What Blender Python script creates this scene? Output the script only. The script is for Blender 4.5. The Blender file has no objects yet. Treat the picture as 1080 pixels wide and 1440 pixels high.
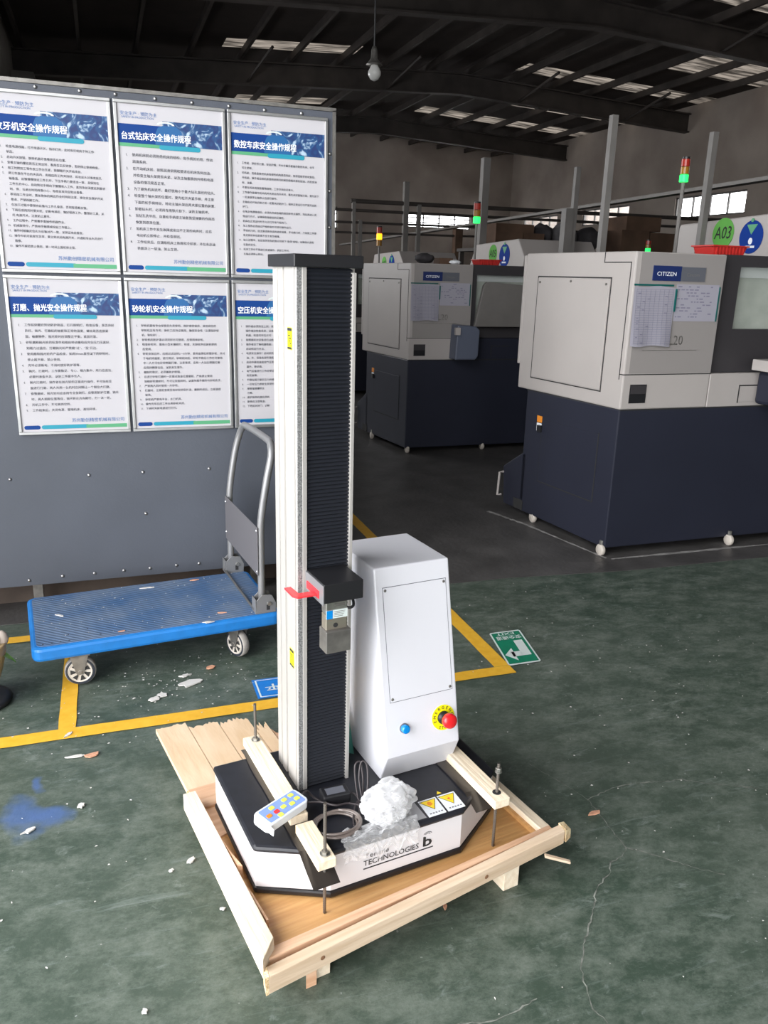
import bpy, math, random
from mathutils import Matrix, Vector, noise
from math import sin, cos, pi, radians
random.seed(7)
S = bpy.context.scene
COL = S.collection

# ------------------------------------------------------------------ camera
cam = bpy.data.cameras.new('camera'); camo = bpy.data.objects.new('camera', cam); COL.objects.link(camo)
cam.sensor_fit = 'AUTO'; cam.sensor_width = 36.0; cam.lens = 28.0; cam.clip_end = 300; cam.clip_start = 0.02
Rr = ((0.94600328, -0.06765357, 0.3170186), (-0.32306186, -0.27709348, 0.90490344), (0.02662384, -0.95845824, -0.28398763))
camo.matrix_world = Matrix(((Rr[0][0], -Rr[0][1], -Rr[0][2], 0), (Rr[1][0], -Rr[1][1], -Rr[1][2], 0),
                            (Rr[2][0], -Rr[2][1], -Rr[2][2], 1.5), (0, 0, 0, 1)))
S.camera = camo
# ------------------------------------------------------------------ world, light, exposure
W = bpy.data.worlds.new('sky'); S.world = W; W.use_nodes = True
bg = W.node_tree.nodes['Background']; bg.inputs[0].default_value = (0.97, 0.98, 1.0, 1); bg.inputs[1].default_value = 8.5
S.view_settings.view_transform = 'Standard'; S.view_settings.look = 'None'
S.view_settings.exposure = 0.0; S.view_settings.gamma = 1.0; S.view_settings.use_curve_mapping = False
def portal(name, loc, rot, sx, sy):
    l = bpy.data.lights.new(name, 'AREA'); l.shape = 'RECTANGLE'; l.size = sx; l.size_y = sy; l.energy = 10
    l.cycles.is_portal = True
    o = bpy.data.objects.new(name, l); COL.objects.link(o); o.location = loc; o.rotation_euler = rot
portal('door_portal_left', (-1.7, -0.5, 2.8), (0, radians(-90), 0), 5.6, 6.6)     # opening in the left wall, faces +x
portal('door_portal_rear', (-.6, -4.55, 1.7), (radians(90), 0, 0), 1.8, 3.4)        # opening in the wall behind the camera, faces +y
portal('side_portal_near', (-1.7, 14, 3.0), (0, radians(-90), 0), 2.0, 8)  # for an unseen opening added to brighten the back of the hall
portal('side_portal_far', (-1.7, 31, 3.0), (0, radians(-90), 0), 2.0, 6)  # second unseen opening, added for the same far light
# ------------------------------------------------------------------ materials
def new_mat(name):
    m = bpy.data.materials.new(name); m.use_nodes = True
    nt = m.node_tree; return m, nt, nt.nodes['Principled BSDF']
def mat(name, c, rough=.5, metal=0, var=.0, vscale=8, c2=None, bump=0, bscale=60, stretch=None, spec=.5, coat=0, detail=4, emit=0):
    m, nt, b = new_mat(name)
    b.inputs['Base Color'].default_value = (*c, 1); b.inputs['Roughness'].default_value = rough
    b.inputs['Metallic'].default_value = metal; b.inputs['Specular IOR Level'].default_value = spec
    b.inputs['Coat Weight'].default_value = coat
    if emit: b.inputs['Emission Color'].default_value = (*c, 1); b.inputs['Emission Strength'].default_value = emit
    N, L = nt.nodes, nt.links
    if var or c2 or bump:
        tc = N.new('ShaderNodeTexCoord'); mp = N.new('ShaderNodeMapping'); L.new(tc.outputs['Object'], mp.inputs[0])
        if stretch: mp.inputs['Scale'].default_value = stretch
    if var or c2:
        nz = N.new('ShaderNodeTexNoise'); nz.inputs['Scale'].default_value = vscale; nz.inputs['Detail'].default_value = detail
        L.new(mp.outputs[0], nz.inputs[0])
        r = N.new('ShaderNodeValToRGB'); L.new(nz.outputs[0], r.inputs[0])
        a = tuple(max(0, x*(1-var)) for x in c); bb = c2 if c2 else tuple(min(1, x*(1+var)) for x in c)
        r.color_ramp.elements[0].position = .32; r.color_ramp.elements[1].position = .68
        r.color_ramp.elements[0].color = (*a, 1); r.color_ramp.elements[1].color = (*bb, 1)
        L.new(r.outputs[0], b.inputs['Base Color'])
    if bump:
        n2 = N.new('ShaderNodeTexNoise'); n2.inputs['Scale'].default_value = bscale; n2.inputs['Detail'].default_value = 5
        L.new(mp.outputs[0], n2.inputs[0])
        bp = N.new('ShaderNodeBump'); bp.inputs['Strength'].default_value = bump; bp.inputs['Distance'].default_value = .01
        L.new(n2.outputs[0], bp.inputs['Height']); L.new(bp.outputs[0], b.inputs['Normal'])
    return m
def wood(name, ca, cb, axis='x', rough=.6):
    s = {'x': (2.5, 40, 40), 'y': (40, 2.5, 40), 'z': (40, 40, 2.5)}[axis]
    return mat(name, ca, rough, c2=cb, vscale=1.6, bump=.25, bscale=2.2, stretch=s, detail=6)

def floor_mat():
    m, nt, b = new_mat('green_floor_paint'); N, L = nt.nodes, nt.links
    tc = N.new('ShaderNodeTexCoord')
    def nz(scale, detail, rough=.6, st=None, dist=0):
        n = N.new('ShaderNodeTexNoise'); n.inputs['Scale'].default_value = scale; n.inputs['Detail'].default_value = detail
        n.inputs['Roughness'].default_value = rough; n.inputs['Distortion'].default_value = dist
        if st:
            mp = N.new('ShaderNodeMapping'); mp.inputs['Scale'].default_value = st; mp.inputs['Rotation'].default_value = (0, 0, .5)
            L.new(tc.outputs['Object'], mp.inputs[0]); L.new(mp.outputs[0], n.inputs[0])
        else: L.new(tc.outputs['Object'], n.inputs[0])
        return n
    def ramp(src, p0, p1, c0, c1):
        r = N.new('ShaderNodeValToRGB'); L.new(src, r.inputs[0]); e = r.color_ramp.elements
        e[0].position = p0; e[1].position = p1; e[0].color = (*c0, 1); e[1].color = (*c1, 1); return r
    def mix(f, a, bb):
        x = N.new('ShaderNodeMix'); x.data_type = 'RGBA'; L.new(f, x.inputs[0]); L.new(a, x.inputs[6])
        if isinstance(bb, tuple): x.inputs[7].default_value = (*bb, 1)
        else: L.new(bb, x.inputs[7])
        return x.outputs[2]
    base = ramp(nz(1.1, 6).outputs[0], .35, .7, (.038, .060, .043), (.072, .094, .073))
    fine = ramp(nz(6, 15, .86, (1, 1.5, 1)).outputs[0], .45, .72, (0, 0, 0), (.75, .75, .75))
    c = mix(fine.outputs[0], base.outputs[0], (.25, .28, .24))
    scr = ramp(nz(7, 8, .8, (.5, 5, 1), 1.2).outputs[0], .56, .7, (0, 0, 0), (.5, .5, .5))
    c = mix(scr.outputs[0], c, (.21, .25, .23))
    pat = ramp(nz(11, 7, .72, (1, 1.6, 1), .8).outputs[0], .60, .68, (0, 0, 0), (.6, .6, .6))
    c = mix(pat.outputs[0], c, (.19, .225, .20))
    spk = ramp(nz(70, 3, .5).outputs[0], .72, .76, (0, 0, 0), (.7, .7, .7))
    c = mix(spk.outputs[0], c, (.33, .36, .34))
    nn = nz(3, 4); ad = N.new('ShaderNodeVectorMath'); ad.operation = 'MULTIPLY_ADD'
    L.new(nn.outputs['Color'], ad.inputs[0]); ad.inputs[1].default_value = (.35, .35, .35); L.new(tc.outputs['Object'], ad.inputs[2])
    # an old blue paint spill
    for (sx, sy, sr) in ((-.31, 2.13, .075), (-.24, 2.12, .05), (-.255, 2.27, .03)):
        vm = N.new('ShaderNodeVectorMath'); vm.operation = 'DISTANCE'; L.new(ad.outputs[0], vm.inputs[0]); vm.inputs[1].default_value = (sx+.175, sy+.175, .175)
        mr = N.new('ShaderNodeMapRange'); L.new(vm.outputs['Value'], mr.inputs[0]); mr.inputs[1].default_value = sr*1.3; mr.inputs[2].default_value = sr*.5; mr.inputs[4].default_value = .75
        c = mix(mr.outputs[0], c, (.07, .13, .30))
    L.new(c, b.inputs['Base Color'])
    rr = N.new('ShaderNodeMapRange'); L.new(nz(9, 6, .7).outputs[0], rr.inputs[0]); rr.inputs[3].default_value = .28; rr.inputs[4].default_value = .62
    L.new(rr.outputs[0], b.inputs['Roughness'])
    bp = N.new('ShaderNodeBump'); bp.inputs['Strength'].default_value = .25; bp.inputs['Distance'].default_value = .006
    L.new(nz(40, 6).outputs[0], bp.inputs['Height']); L.new(bp.outputs[0], b.inputs['Normal'])
    return m

M = dict(
    floor=floor_mat(),
    conc=mat('dark_concrete', (.055, .052, .05), .45, c2=(.10, .095, .092), vscale=5, bump=.3, bscale=30, detail=8),
    dust=mat('pale_floor_dust', (.28, .27, .26), .9, var=.3, vscale=12),
    crack=mat('pale_crack_filling', (.19, .20, .175), .9, var=.5, vscale=40),
    yellow=mat('yellow_line_paint', (.76, .40, .022), .55, c2=(.82, .47, .04), vscale=30, detail=6),
    tan=mat('tan_plaster', (.33, .275, .24), .9, c2=(.47, .41, .36), vscale=.6, bump=.2, detail=8),
    steel=mat('brown_roof_steel', (.048, .04, .036), .6, var=.3, vscale=2),
    roof=mat('dark_roof_sheet', (.028, .02, .017), .8, c2=(.042, .031, .026), vscale=1.3, detail=7),
    pillar=mat('grey_plaster', (.25, .24, .22), .9, var=.15, vscale=2),
    pole=mat('grey_painted_pole', (.17, .16, .15), .5, var=.15, vscale=3),
    pale=mat('pale_duct', (.22, .205, .19), .5, var=.1),
    board=mat('slate_board', (.072, .080, .10), .55, var=.08, vscale=3, bump=.08, bscale=120),
    alu=mat('brushed_aluminium', (.42, .42, .42), .35, .85, var=.08, vscale=20),
    paper=mat('poster_white', (.50, .485, .51), .6),
    blue1=mat('poster_blue', (.006, .045, .21), .6, spec=.2),
    blue2=mat('poster_mid_blue', (.008, .10, .28), .5),
    teal=mat('poster_teal', (.01, .26, .36), .5),
    pgreen=mat('poster_green', (.08, .33, .16), .5),
    ink=mat('poster_ink', (.07, .075, .09), .7),
    inkb=mat('poster_blue_ink', (.03, .13, .36), .7),
    whiteink=mat('white_print', (.85, .87, .9), .6),
    navy=mat('navy_machine_paint', (.018, .020, .033), .5, spec=.3, var=.06, vscale=3),
    mwhite=mat('warm_white_machine_paint', (.40, .368, .35), .45, var=.03, vscale=3),
    dframe=mat('charcoal_door_frame', (.035, .032, .035), .5),
    seam=mat('dark_seam', (.02, .02, .02), .8),
    black=mat('black_plastic', (.012, .012, .014), .4),
    deckb=mat('black_powder_coat', (.014, .015, .02), .38, var=.2, vscale=30),
    bellow=mat('black_bellows_cloth', (.012, .014, .02), .55),
    twhite=mat('light_grey_powder_coat', (.66, .66, .70), .38),
    tsilver=mat('silver_grey_panel', (.66, .65, .67), .36),
    extr=mat('silver_anodised_extrusion', (.46, .44, .415), .38, .25),
    knurl=mat('speckled_steel_strip', (.13, .13, .13), .45, .4, c2=(.42, .42, .42), vscale=320),
    red=mat('red_button_plastic', (.72, .015, .02), .3, coat=.5),
    redac=mat('red_acrylic', (.8, .04, .05), .2),
    bluebtn=mat('blue_button_plastic', (.0, .22, .62), .25, coat=.5),
    yel=mat('yellow_label', (.85, .78, .0), .5),
    warn=mat('warning_yellow', (.88, .62, .02), .5),
    steelb=mat('bare_steel', (.45, .44, .41), .35, .9, var=.2, vscale=40),
    dsteel=mat('dull_grey_steel', (.17, .16, .15), .45, .7, c2=(.26, .25, .23), vscale=30),
    rod=mat('threaded_rod_steel', (.20, .18, .16), .4, .8),
    gtube=mat('grey_metallic_tube', (.27, .27, .275), .38, .45, var=.06, vscale=10),
    gplate=mat('grey_handle_panel', (.13, .125, .135), .5),
    tblue=mat('blue_trolley_plastic', (.012, .17, .50), .42, var=.1, vscale=20),
    rubber=mat('dark_rubber', (.02, .025, .035), .6),
    hub=mat('pale_wheel_hub', (.55, .50, .44), .5),
    tyre=mat('worn_wheel_tread', (.36, .33, .30), .7, var=.2, vscale=40),
    woodx=wood('pale_pine_x', (.58, .43, .29), (.72, .57, .42), 'x'),  # weaker front light put into this pine as a darker tone
    woody=wood('pale_pine_y', (.80, .66, .48), (.88, .77, .61), 'y'),  # strong left daylight put into this pine as a paler tone
    woodp=wood('pinkish_pine', (.60, .34, .2), (.76, .50, .33), 'x'),
    ply=wood('orange_plywood', (.50, .25, .085), (.66, .38, .15), 'x', .45),
    plyy=mat('pale_plywood', (.66, .46, .28), .6, c2=(.78, .60, .42), vscale=3, stretch=(8, 1.5, 8), detail=8, bump=.15, bscale=6),
    endg=mat('rough_end_grain', (.60, .40, .20), .9, c2=(.85, .70, .45), vscale=60, bump=.8, bscale=200),
    film=mat('dark_brown_film', (.03, .025, .022), .3, var=.2),
    cable=mat('dark_cable', (.035, .028, .03), .4),
    cablec=mat('grey_sheathed_cable', (.16, .13, .115), .3, coat=.6),
    remw=mat('remote_white_plastic', (.75, .78, .82), .35),
    rempad=mat('remote_blue_pad', (.22, .33, .72), .45),
    rembtn=mat('remote_yellow_button', (.68, .78, .10), .5),
    mgrey=mat('warm_grey_cover_paint', (.27, .25, .24), .5),
    npblue=mat('nameplate_navy', (.012, .025, .11), .4),
    green=mat('exit_green', (.0, .19, .10), .5, var=.1, vscale=20),
    sblue=mat('sign_blue', (.015, .19, .60), .4),
    swhite=mat('sign_white', (.62, .68, .66), .5),
    lgreen=mat('sticker_green', (.13, .40, .08), .7, spec=.15),
    dblue=mat('sticker_blue', (.006, .04, .26), .7, spec=.15),
    redbin=mat('red_bin_plastic', (.50, .03, .025), .4),
    npgrey=mat('nameplate_grey', (.11, .115, .135), .35),
    sheetp=mat('printed_sheet', (.32, .31, .36), .7),
    sheetline=mat('table_ruling', (.19, .18, .25), .8),
    tapeg=mat('green_tape', (.0, .09, .085), .5),
    orange=mat('orange_label', (.75, .25, .02), .5),
    pot=mat('beige_glazed_pot', (.36, .26, .14), .35, var=.15, vscale=12),
    leaf=mat('green_leaf', (.10, .30, .03), .45, c2=(.32, .52, .14), vscale=30),
    shell=mat('pale_succulent', (.45, .38, .33), .6),
    brown=mat('brown_cardboard', (.095, .055, .035), .9, var=.3, vscale=3),
    dkcloth=mat('dark_bundle', (.03, .027, .03), .8, var=.4, vscale=8),
    whitef=mat('white_flake', (.62, .60, .57), .8),
    pinkf=mat('pink_wood_chip', (.62, .32, .2), .8, var=.2, vscale=60),
    bstain=mat('blue_paint_spill', (.05, .10, .26), .6),
    lampred=mat('red_lamp_lens', (.35, .02, .01), .3),
    lampyel=mat('amber_lamp_lens', (.30, .14, .01), .3),
    ggreen=mat('teal_plastic_sheet', (.03, .16, .13), .3),
    lowbox=mat('brown_timber', (.07, .05, .038), .8, var=.3, vscale=6),
)
def emis(name, c, s):
    m, nt, b = new_mat(name); b.inputs['Base Color'].default_value = (*c, 1)
    b.inputs['Emission Color'].default_value = (*c, 1); b.inputs['Emission Strength'].default_value = s; return m
M['litgreen'] = emis('lit_green_lens', (.02, 1, .14), 1.6)
M['litamber'] = emis('lit_amber_lens', (1, .45, .01), 2.0)
def glass(name, c, alpha):
    m, nt, b = new_mat(name); b.inputs['Base Color'].default_value = (*c, 1); b.inputs['Roughness'].default_value = .08
    b.inputs['Alpha'].default_value = alpha; return m
M['machglass'] = glass('machine_window_glass', (.5, .55, .5), .25)
M['winglass'] = glass('window_glass', (.9, .95, 1), .12)
M['inside'] = mat('machine_interior', (.40, .42, .36), .6, c2=(.62, .64, .56), vscale=6, detail=6)
def translucent(name, c):
    m, nt, b = new_mat(name); t = nt.nodes.new('ShaderNodeBsdfTranslucent'); t.inputs[0].default_value = (*c, 1)
    nz = nt.nodes.new('ShaderNodeTexNoise'); nz.inputs['Scale'].default_value = 1.2; nz.inputs['Detail'].default_value = 6
    mp = nt.nodes.new('ShaderNodeMapping'); mp.inputs['Scale'].default_value = (.7, 5, 1); tc = nt.nodes.new('ShaderNodeTexCoord')
    nt.links.new(tc.outputs['Object'], mp.inputs[0]); nt.links.new(mp.outputs[0], nz.inputs[0])
    r = nt.nodes.new('ShaderNodeValToRGB'); r.color_ramp.elements[0].position = .42; r.color_ramp.elements[1].position = .62
    r.color_ramp.elements[0].color = tuple(x*.12 for x in c)+(1,); r.color_ramp.elements[1].color = (*c, 1)
    nt.links.new(nz.outputs[0], r.inputs[0]); nt.links.new(r.outputs[0], t.inputs[0])
    nt.links.new(t.outputs[0], nt.nodes['Material Output'].inputs[0]); return m
M['skyl'] = translucent('dirty_skylight_sheet', (.058, .05, .042))
def plastic_bag():
    m, nt, b = new_mat('clear_crumpled_plastic'); N, L = nt.nodes, nt.links
    b.inputs['Base Color'].default_value = (.92, .92, .93, 1); b.inputs['Roughness'].default_value = .12
    lw = N.new('ShaderNodeLayerWeight'); lw.inputs[0].default_value = .35
    mr = N.new('ShaderNodeMapRange'); L.new(lw.outputs['Facing'], mr.inputs[0]); mr.inputs[3].default_value = .2; mr.inputs[4].default_value = .85
    L.new(mr.outputs[0], b.inputs['Alpha'])
    return m
M['bag'] = plastic_bag()
def banner_mat():
    m, nt, b = new_mat('poster_photo_blue'); N, L = nt.nodes, nt.links
    tc = N.new('ShaderNodeTexCoord'); n = N.new('ShaderNodeTexNoise'); n.inputs['Scale'].default_value = 22; n.inputs['Detail'].default_value = 3; n.inputs['Distortion'].default_value = 1.5
    L.new(tc.outputs['Object'], n.inputs[0]); r = N.new('ShaderNodeValToRGB'); L.new(n.outputs[0], r.inputs[0])
    e = r.color_ramp.elements; e[0].position = .4; e[0].color = (.01, .03, .13, 1); e[1].position = .68; e[1].color = (.40, .52, .64, 1)
    x = e.new(.56); x.color = (.01, .07, .20, 1)
    L.new(r.outputs[0], b.inputs['Base Color']); b.inputs['Roughness'].default_value = .5; return m
M['photo'] = banner_mat()
def tread_mat():
    m, nt, b = new_mat('dusty_ribbed_blue_mat'); N, L = nt.nodes, nt.links
    tc = N.new('ShaderNodeTexCoord'); wv = N.new('ShaderNodeTexWave'); wv.inputs['Scale'].default_value = 26; wv.bands_direction = 'DIAGONAL'
    wv.inputs['Distortion'].default_value = .6
    L.new(tc.outputs['Object'], wv.inputs[0]); nz = N.new('ShaderNodeTexNoise'); nz.inputs['Scale'].default_value = 6; nz.inputs['Detail'].default_value = 8
    L.new(tc.outputs['Object'], nz.inputs[0]); r = N.new('ShaderNodeValToRGB'); L.new(nz.outputs[0], r.inputs[0])
    e = r.color_ramp.elements; e[0].position = .3; e[0].color = (.05, .13, .29, 1); e[1].position = .72; e[1].color = (.19, .25, .35, 1)
    mx = N.new('ShaderNodeMix'); mx.data_type = 'RGBA'; mx.blend_type = 'MULTIPLY'; mx.inputs[0].default_value = .35
    L.new(r.outputs[0], mx.inputs[6]); L.new(wv.outputs[0], mx.inputs[7]); L.new(mx.outputs[2], b.inputs['Base Color'])
    bp = N.new('ShaderNodeBump'); bp.inputs['Strength'].default_value = .4; bp.inputs['Distance'].default_value = .003
    L.new(wv.outputs[0], bp.inputs['Height']); L.new(bp.outputs[0], b.inputs['Normal']); b.inputs['Roughness'].default_value = .6; return m
M['tread'] = tread_mat()

# ------------------------------------------------------------------ geometry helpers
class MB:
    def __init__(s): s.v = []; s.f = []
    def add(s, vs, fs, fn=None):
        n = len(s.v); s.v += [tuple(fn(*p)) if fn else tuple(p) for p in vs]; s.f += [tuple(i+n for i in f) for f in fs]; return s
    def box(s, x0, x1, y0, y1, z0, z1, fn=None):
        vs = [(x, y, z) for z in (z0, z1) for y in (y0, y1) for x in (x0, x1)]
        return s.add(vs, [(0, 2, 3, 1), (4, 5, 7, 6), (0, 1, 5, 4), (2, 6, 7, 3), (0, 4, 6, 2), (1, 3, 7, 5)], fn)
    def prism(s, poly, a0, a1, axis='z', fn=None):
        """poly in the plane of the other two axes (x,y)->z ; (x,z)->y ; (y,z)->x"""
        n = len(poly)
        def mk(p, a): return {'z': (p[0], p[1], a), 'y': (p[0], a, p[1]), 'x': (a, p[0], p[1])}[axis]
        vs = [mk(p, a0) for p in poly] + [mk(p, a1) for p in poly]
        fs = [tuple(range(n))[::-1], tuple(range(n, 2*n))] + [(i, (i+1) % n, n+(i+1) % n, n+i) for i in range(n)]
        return s.add(vs, fs, fn)
    def hexa(s, b, t, fn=None):
        return s.add(list(b)+list(t), [(3, 2, 1, 0), (4, 5, 6, 7), (0, 1, 5, 4), (1, 2, 6, 5), (2, 3, 7, 6), (3, 0, 4, 7)], fn)
    def tube(s, pts, r, n=8, closed=False, caps=True):
        P = [Vector(p) for p in pts]; m = len(P); base = len(s.v); up = None; rings = []
        for i, p in enumerate(P):
            if closed: t = P[(i+1) % m]-P[i-1]
            else: t = P[min(i+1, m-1)]-P[max(i-1, 0)]
            t.normalize()
            if up is None:
                up = Vector((0, 0, 1)) if abs(t.z) < .9 else Vector((1, 0, 0))
            a = t.cross(up); 
            if a.length < 1e-4: a = t.cross(Vector((0, 1, 0)))
            a.normalize(); b = a.cross(t); up = b
            rr = r[i] if isinstance(r, (list, tuple)) else r
            s.v += [tuple(p+a*rr*cos(2*pi*k/n)+b*rr*sin(2*pi*k/n)) for k in range(n)]
        for i in range(m if closed else m-1):
            j = (i+1) % m
            for k in range(n):
                s.f.append((base+i*n+k, base+i*n+(k+1) % n, base+j*n+(k+1) % n, base+j*n+k))
        if not closed and caps:
            s.f.append(tuple(base+k for k in range(n))[::-1]); s.f.append(tuple(base+(m-1)*n+k for k in range(n)))
        return s
    def cyl(s, p, q, r, n=16): return s.tube([p, q], r, n)
    def lathe(s, prof, c, n=20, axis=(0, 0, 1), fn=None):
        """prof: list of (radius, height along axis) from centre c"""
        ax = Vector(axis).normalized(); a = ax.orthogonal().normalized(); b = ax.cross(a); base = len(s.v); c = Vector(c)
        vs = []
        for (r, h) in prof:
            for k in range(n): vs.append(tuple(c+ax*h+a*r*cos(2*pi*k/n)+b*r*sin(2*pi*k/n)))
        fs = [(i*n+k, i*n+(k+1) % n, (i+1)*n+(k+1) % n, (i+1)*n+k) for i in range(len(prof)-1) for k in range(n)]
        fs += [tuple(range(n))[::-1], tuple((len(prof)-1)*n+k for k in range(n))]
        return s.add(vs, fs, fn)
OFF = {}
def mesh(name, mb, m, off=(0, 0, 0)):
    me = bpy.data.meshes.new(name); o = Vector(off)
    me.from_pydata([tuple(Vector(p)-o) for p in mb.v], [], mb.f); me.materials.append(m); me.validate(); me.update()
    import bmesh as _b
    bm = _b.new(); bm.from_mesh(me); _b.ops.recalc_face_normals(bm, faces=bm.faces); bm.to_mesh(me); bm.free()
    return me
def bevel(o, w, seg=2):
    if w:
        b = o.modifiers.new('bevel', 'BEVEL'); b.width = w; b.segments = seg; b.limit_method = 'ANGLE'; b.angle_limit = radians(40)
def smooth(o):
    for p in o.data.polygons: p.use_smooth = True
def part(name, mb, m, parent, bev=0, sm=False, kind=None, label=None):
    me = mesh(name, mb, m, OFF[parent]); o = bpy.data.objects.new(name, me); COL.objects.link(o); o.parent = parent
    OFF[o] = OFF[parent]; bevel(o, bev)
    if sm: smooth(o)
    if kind: o['kind'] = kind
    if label: o['label'] = label
    return o
def rotz(p, yaw):
    a = radians(yaw); return (p[0]*cos(a)-p[1]*sin(a), p[0]*sin(a)+p[1]*cos(a), p[2])
def thing(name, label, cat, org=(0, 0, 0), yaw=0, group=None):
    o = bpy.data.objects.new(name, None); COL.objects.link(o); o.empty_display_size = .05
    o.location = rotz(org, yaw); o.rotation_euler = (0, 0, radians(yaw)); o['label'] = label; o['category'] = cat
    if group: o['group'] = group
    OFF[o] = org; return o
def single(name, label, cat, mb, m, org=None, yaw=0, group=None, bev=0, sm=False, kind=None):
    if org is None:
        n = len(mb.v); org = (sum(v[0] for v in mb.v)/n, sum(v[1] for v in mb.v)/n, min(v[2] for v in mb.v))
    me = mesh(name, mb, m, org); o = bpy.data.objects.new(name, me); COL.objects.link(o)
    o.location = rotz(org, yaw); o.rotation_euler = (0, 0, radians(yaw)); OFF[o] = org
    if label: o['label'] = label
    if cat: o['category'] = cat
    if group: o['group'] = group
    if kind: o['kind'] = kind
    bevel(o, bev)
    if sm: smooth(o)
    return o
def struct(name, mb, m, bev=0): return single(name, None, None, mb, m, (0, 0, 0), 0, kind='structure', bev=bev)
TC = {}
def glyphs(body, size, bold=0, align='LEFT', res=2, space=1, spacing=1.0, shear=0):
    c = bpy.data.curves.new('tmp', 'FONT'); c.body = body; c.size = size; c.align_x = align; c.resolution_u = res; c.offset = bold
    c.offset = 0; c.space_line = space; c.space_character = spacing; c.shear = shear
    o = bpy.data.objects.new('tmp', c); COL.objects.link(o)
    dg = bpy.context.evaluated_depsgraph_get(); me = bpy.data.meshes.new_from_object(o.evaluated_get(dg))
    vs = [tuple(v.co) for v in me.vertices]; fs = [tuple(p.vertices) for p in me.polygons]
    bpy.data.objects.remove(o); bpy.data.curves.remove(c); bpy.data.meshes.remove(me)
    if bold and vs:
        n = len(vs); V = list(vs); F = list(fs)
        for (dx, dy) in ((bold*1.6, 0), (0, bold*1.2)):
            k = len(V); V += [(v[0]+dx, v[1]+dy, (1 if dx else 2)) for v in vs]; F += [tuple(i+k for i in f) for f in fs]
        vs, fs = V, F
    return vs, fs
def text(mb, body, size, fn, width=None, height=None, nrm=(0, -1, 0), **k):
    """fn maps (x,y,0) of the lettering to scene; optionally fit to width / height"""
    vs, fs = glyphs(body, size, **k)
    if not vs: return mb
    x0 = min(v[0] for v in vs); x1 = max(v[0] for v in vs); y0 = min(v[1] for v in vs); y1 = max(v[1] for v in vs)
    sx = width/(x1-x0) if width else 1; sy = height/(y1-y0) if height else (sx if width else 1)
    if height and not width: sx = sy
    al = k.get('align', 'LEFT')
    if width or height: vs = [((v[0]-(x0 if al == 'LEFT' else (x0+x1)/2))*sx, (v[1]-y0)*sy, v[2]) for v in vs]
    def lift(x, y, z):
        p = fn(x, y, 0); return tuple(p[i]+nrm[i]*z*.00015 for i in range(3))
    return mb.add(vs, fs, lift)
def ellipse(n=28): return [(cos(2*pi*i/n), sin(2*pi*i/n)) for i in range(n)]
def flat(mb, poly, fn): return mb.add([(p[0], p[1], 0) for p in poly], [tuple(range(len(poly)))], fn)

# ================================================================== SETTING
fl = struct('floor', MB().box(-6, 26, -8, 38, -.1, 0), M['floor'])
OFF[fl] = (0, 0, 0)
cs = MB().prism([(-6, 3.62), (-1.0, 3.55), (.4, 3.5), (1.3, 3.475), (1.9, 3.47), (2.6, 3.40), (3.6, 3.38), (8, 3.35), (26, 3.3), (26, 37), (-6, 37)], .0005, .002)
part('concrete_area', cs, M['conc'], fl, label='dark bare concrete beyond the green paint')
for x0, x1, y0, y1 in ((-3, 1.46, 2.52, 2.585), (-.238, -.182, 2.585, 3.35), (1.395, 1.462, 2.585, 5.6), (-3, 1.395, 3.33, 3.39)):
    b = MB(); n = max(2, int(max(x1-x0, y1-y0)/.06)); L1 = []; L2 = []
    for i in range(n+1):
        t = i/n; j1 = random.uniform(-.001, .001); j2 = random.uniform(-.001, .001)
        if x1-x0 > y1-y0: L1.append((x0+(x1-x0)*t, y0+j1)); L2.append((x0+(x1-x0)*t, y1+j2))
        else: L1.append((x0+j1, y0+(y1-y0)*t)); L2.append((x1+j2, y0+(y1-y0)*t))
    z = .003 if x1-x0 > y1-y0 else .0032
    b.v = [(p[0], p[1], z) for p in L1+L2]; b.f = [(i, i+1, n+2+i, n+1+i) for i in range(n)]
    part('painted_line', b, M['yellow'], fl)
dl = MB()
for (ax, ay, bx, by) in ((2.60, 3.60, 2.46, 4.30), (2.46, 4.30, 2.36, 4.62), (2.62, 3.58, 3.9, 3.56)):
    for i in range(14):
        t = i/14; x = ax+(bx-ax)*t; y = ay+(by-ay)*t; w = random.uniform(.006, .016)
        dx, dy = (bx-ax)/14*1.05, (by-ay)/14*1.05; L = math.hypot(dx, dy); nx, ny = -dy/L*w, dx/L*w
        dl.add([(x-nx, y-ny, .0035), (x+dx-nx, y+dy-ny, .0035), (x+dx+nx, y+dy+ny, .0035), (x+nx, y+ny, .0035)], [(0, 1, 2, 3)])
part('dust_edge', dl, M['dust'], fl, kind='stuff')

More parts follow.
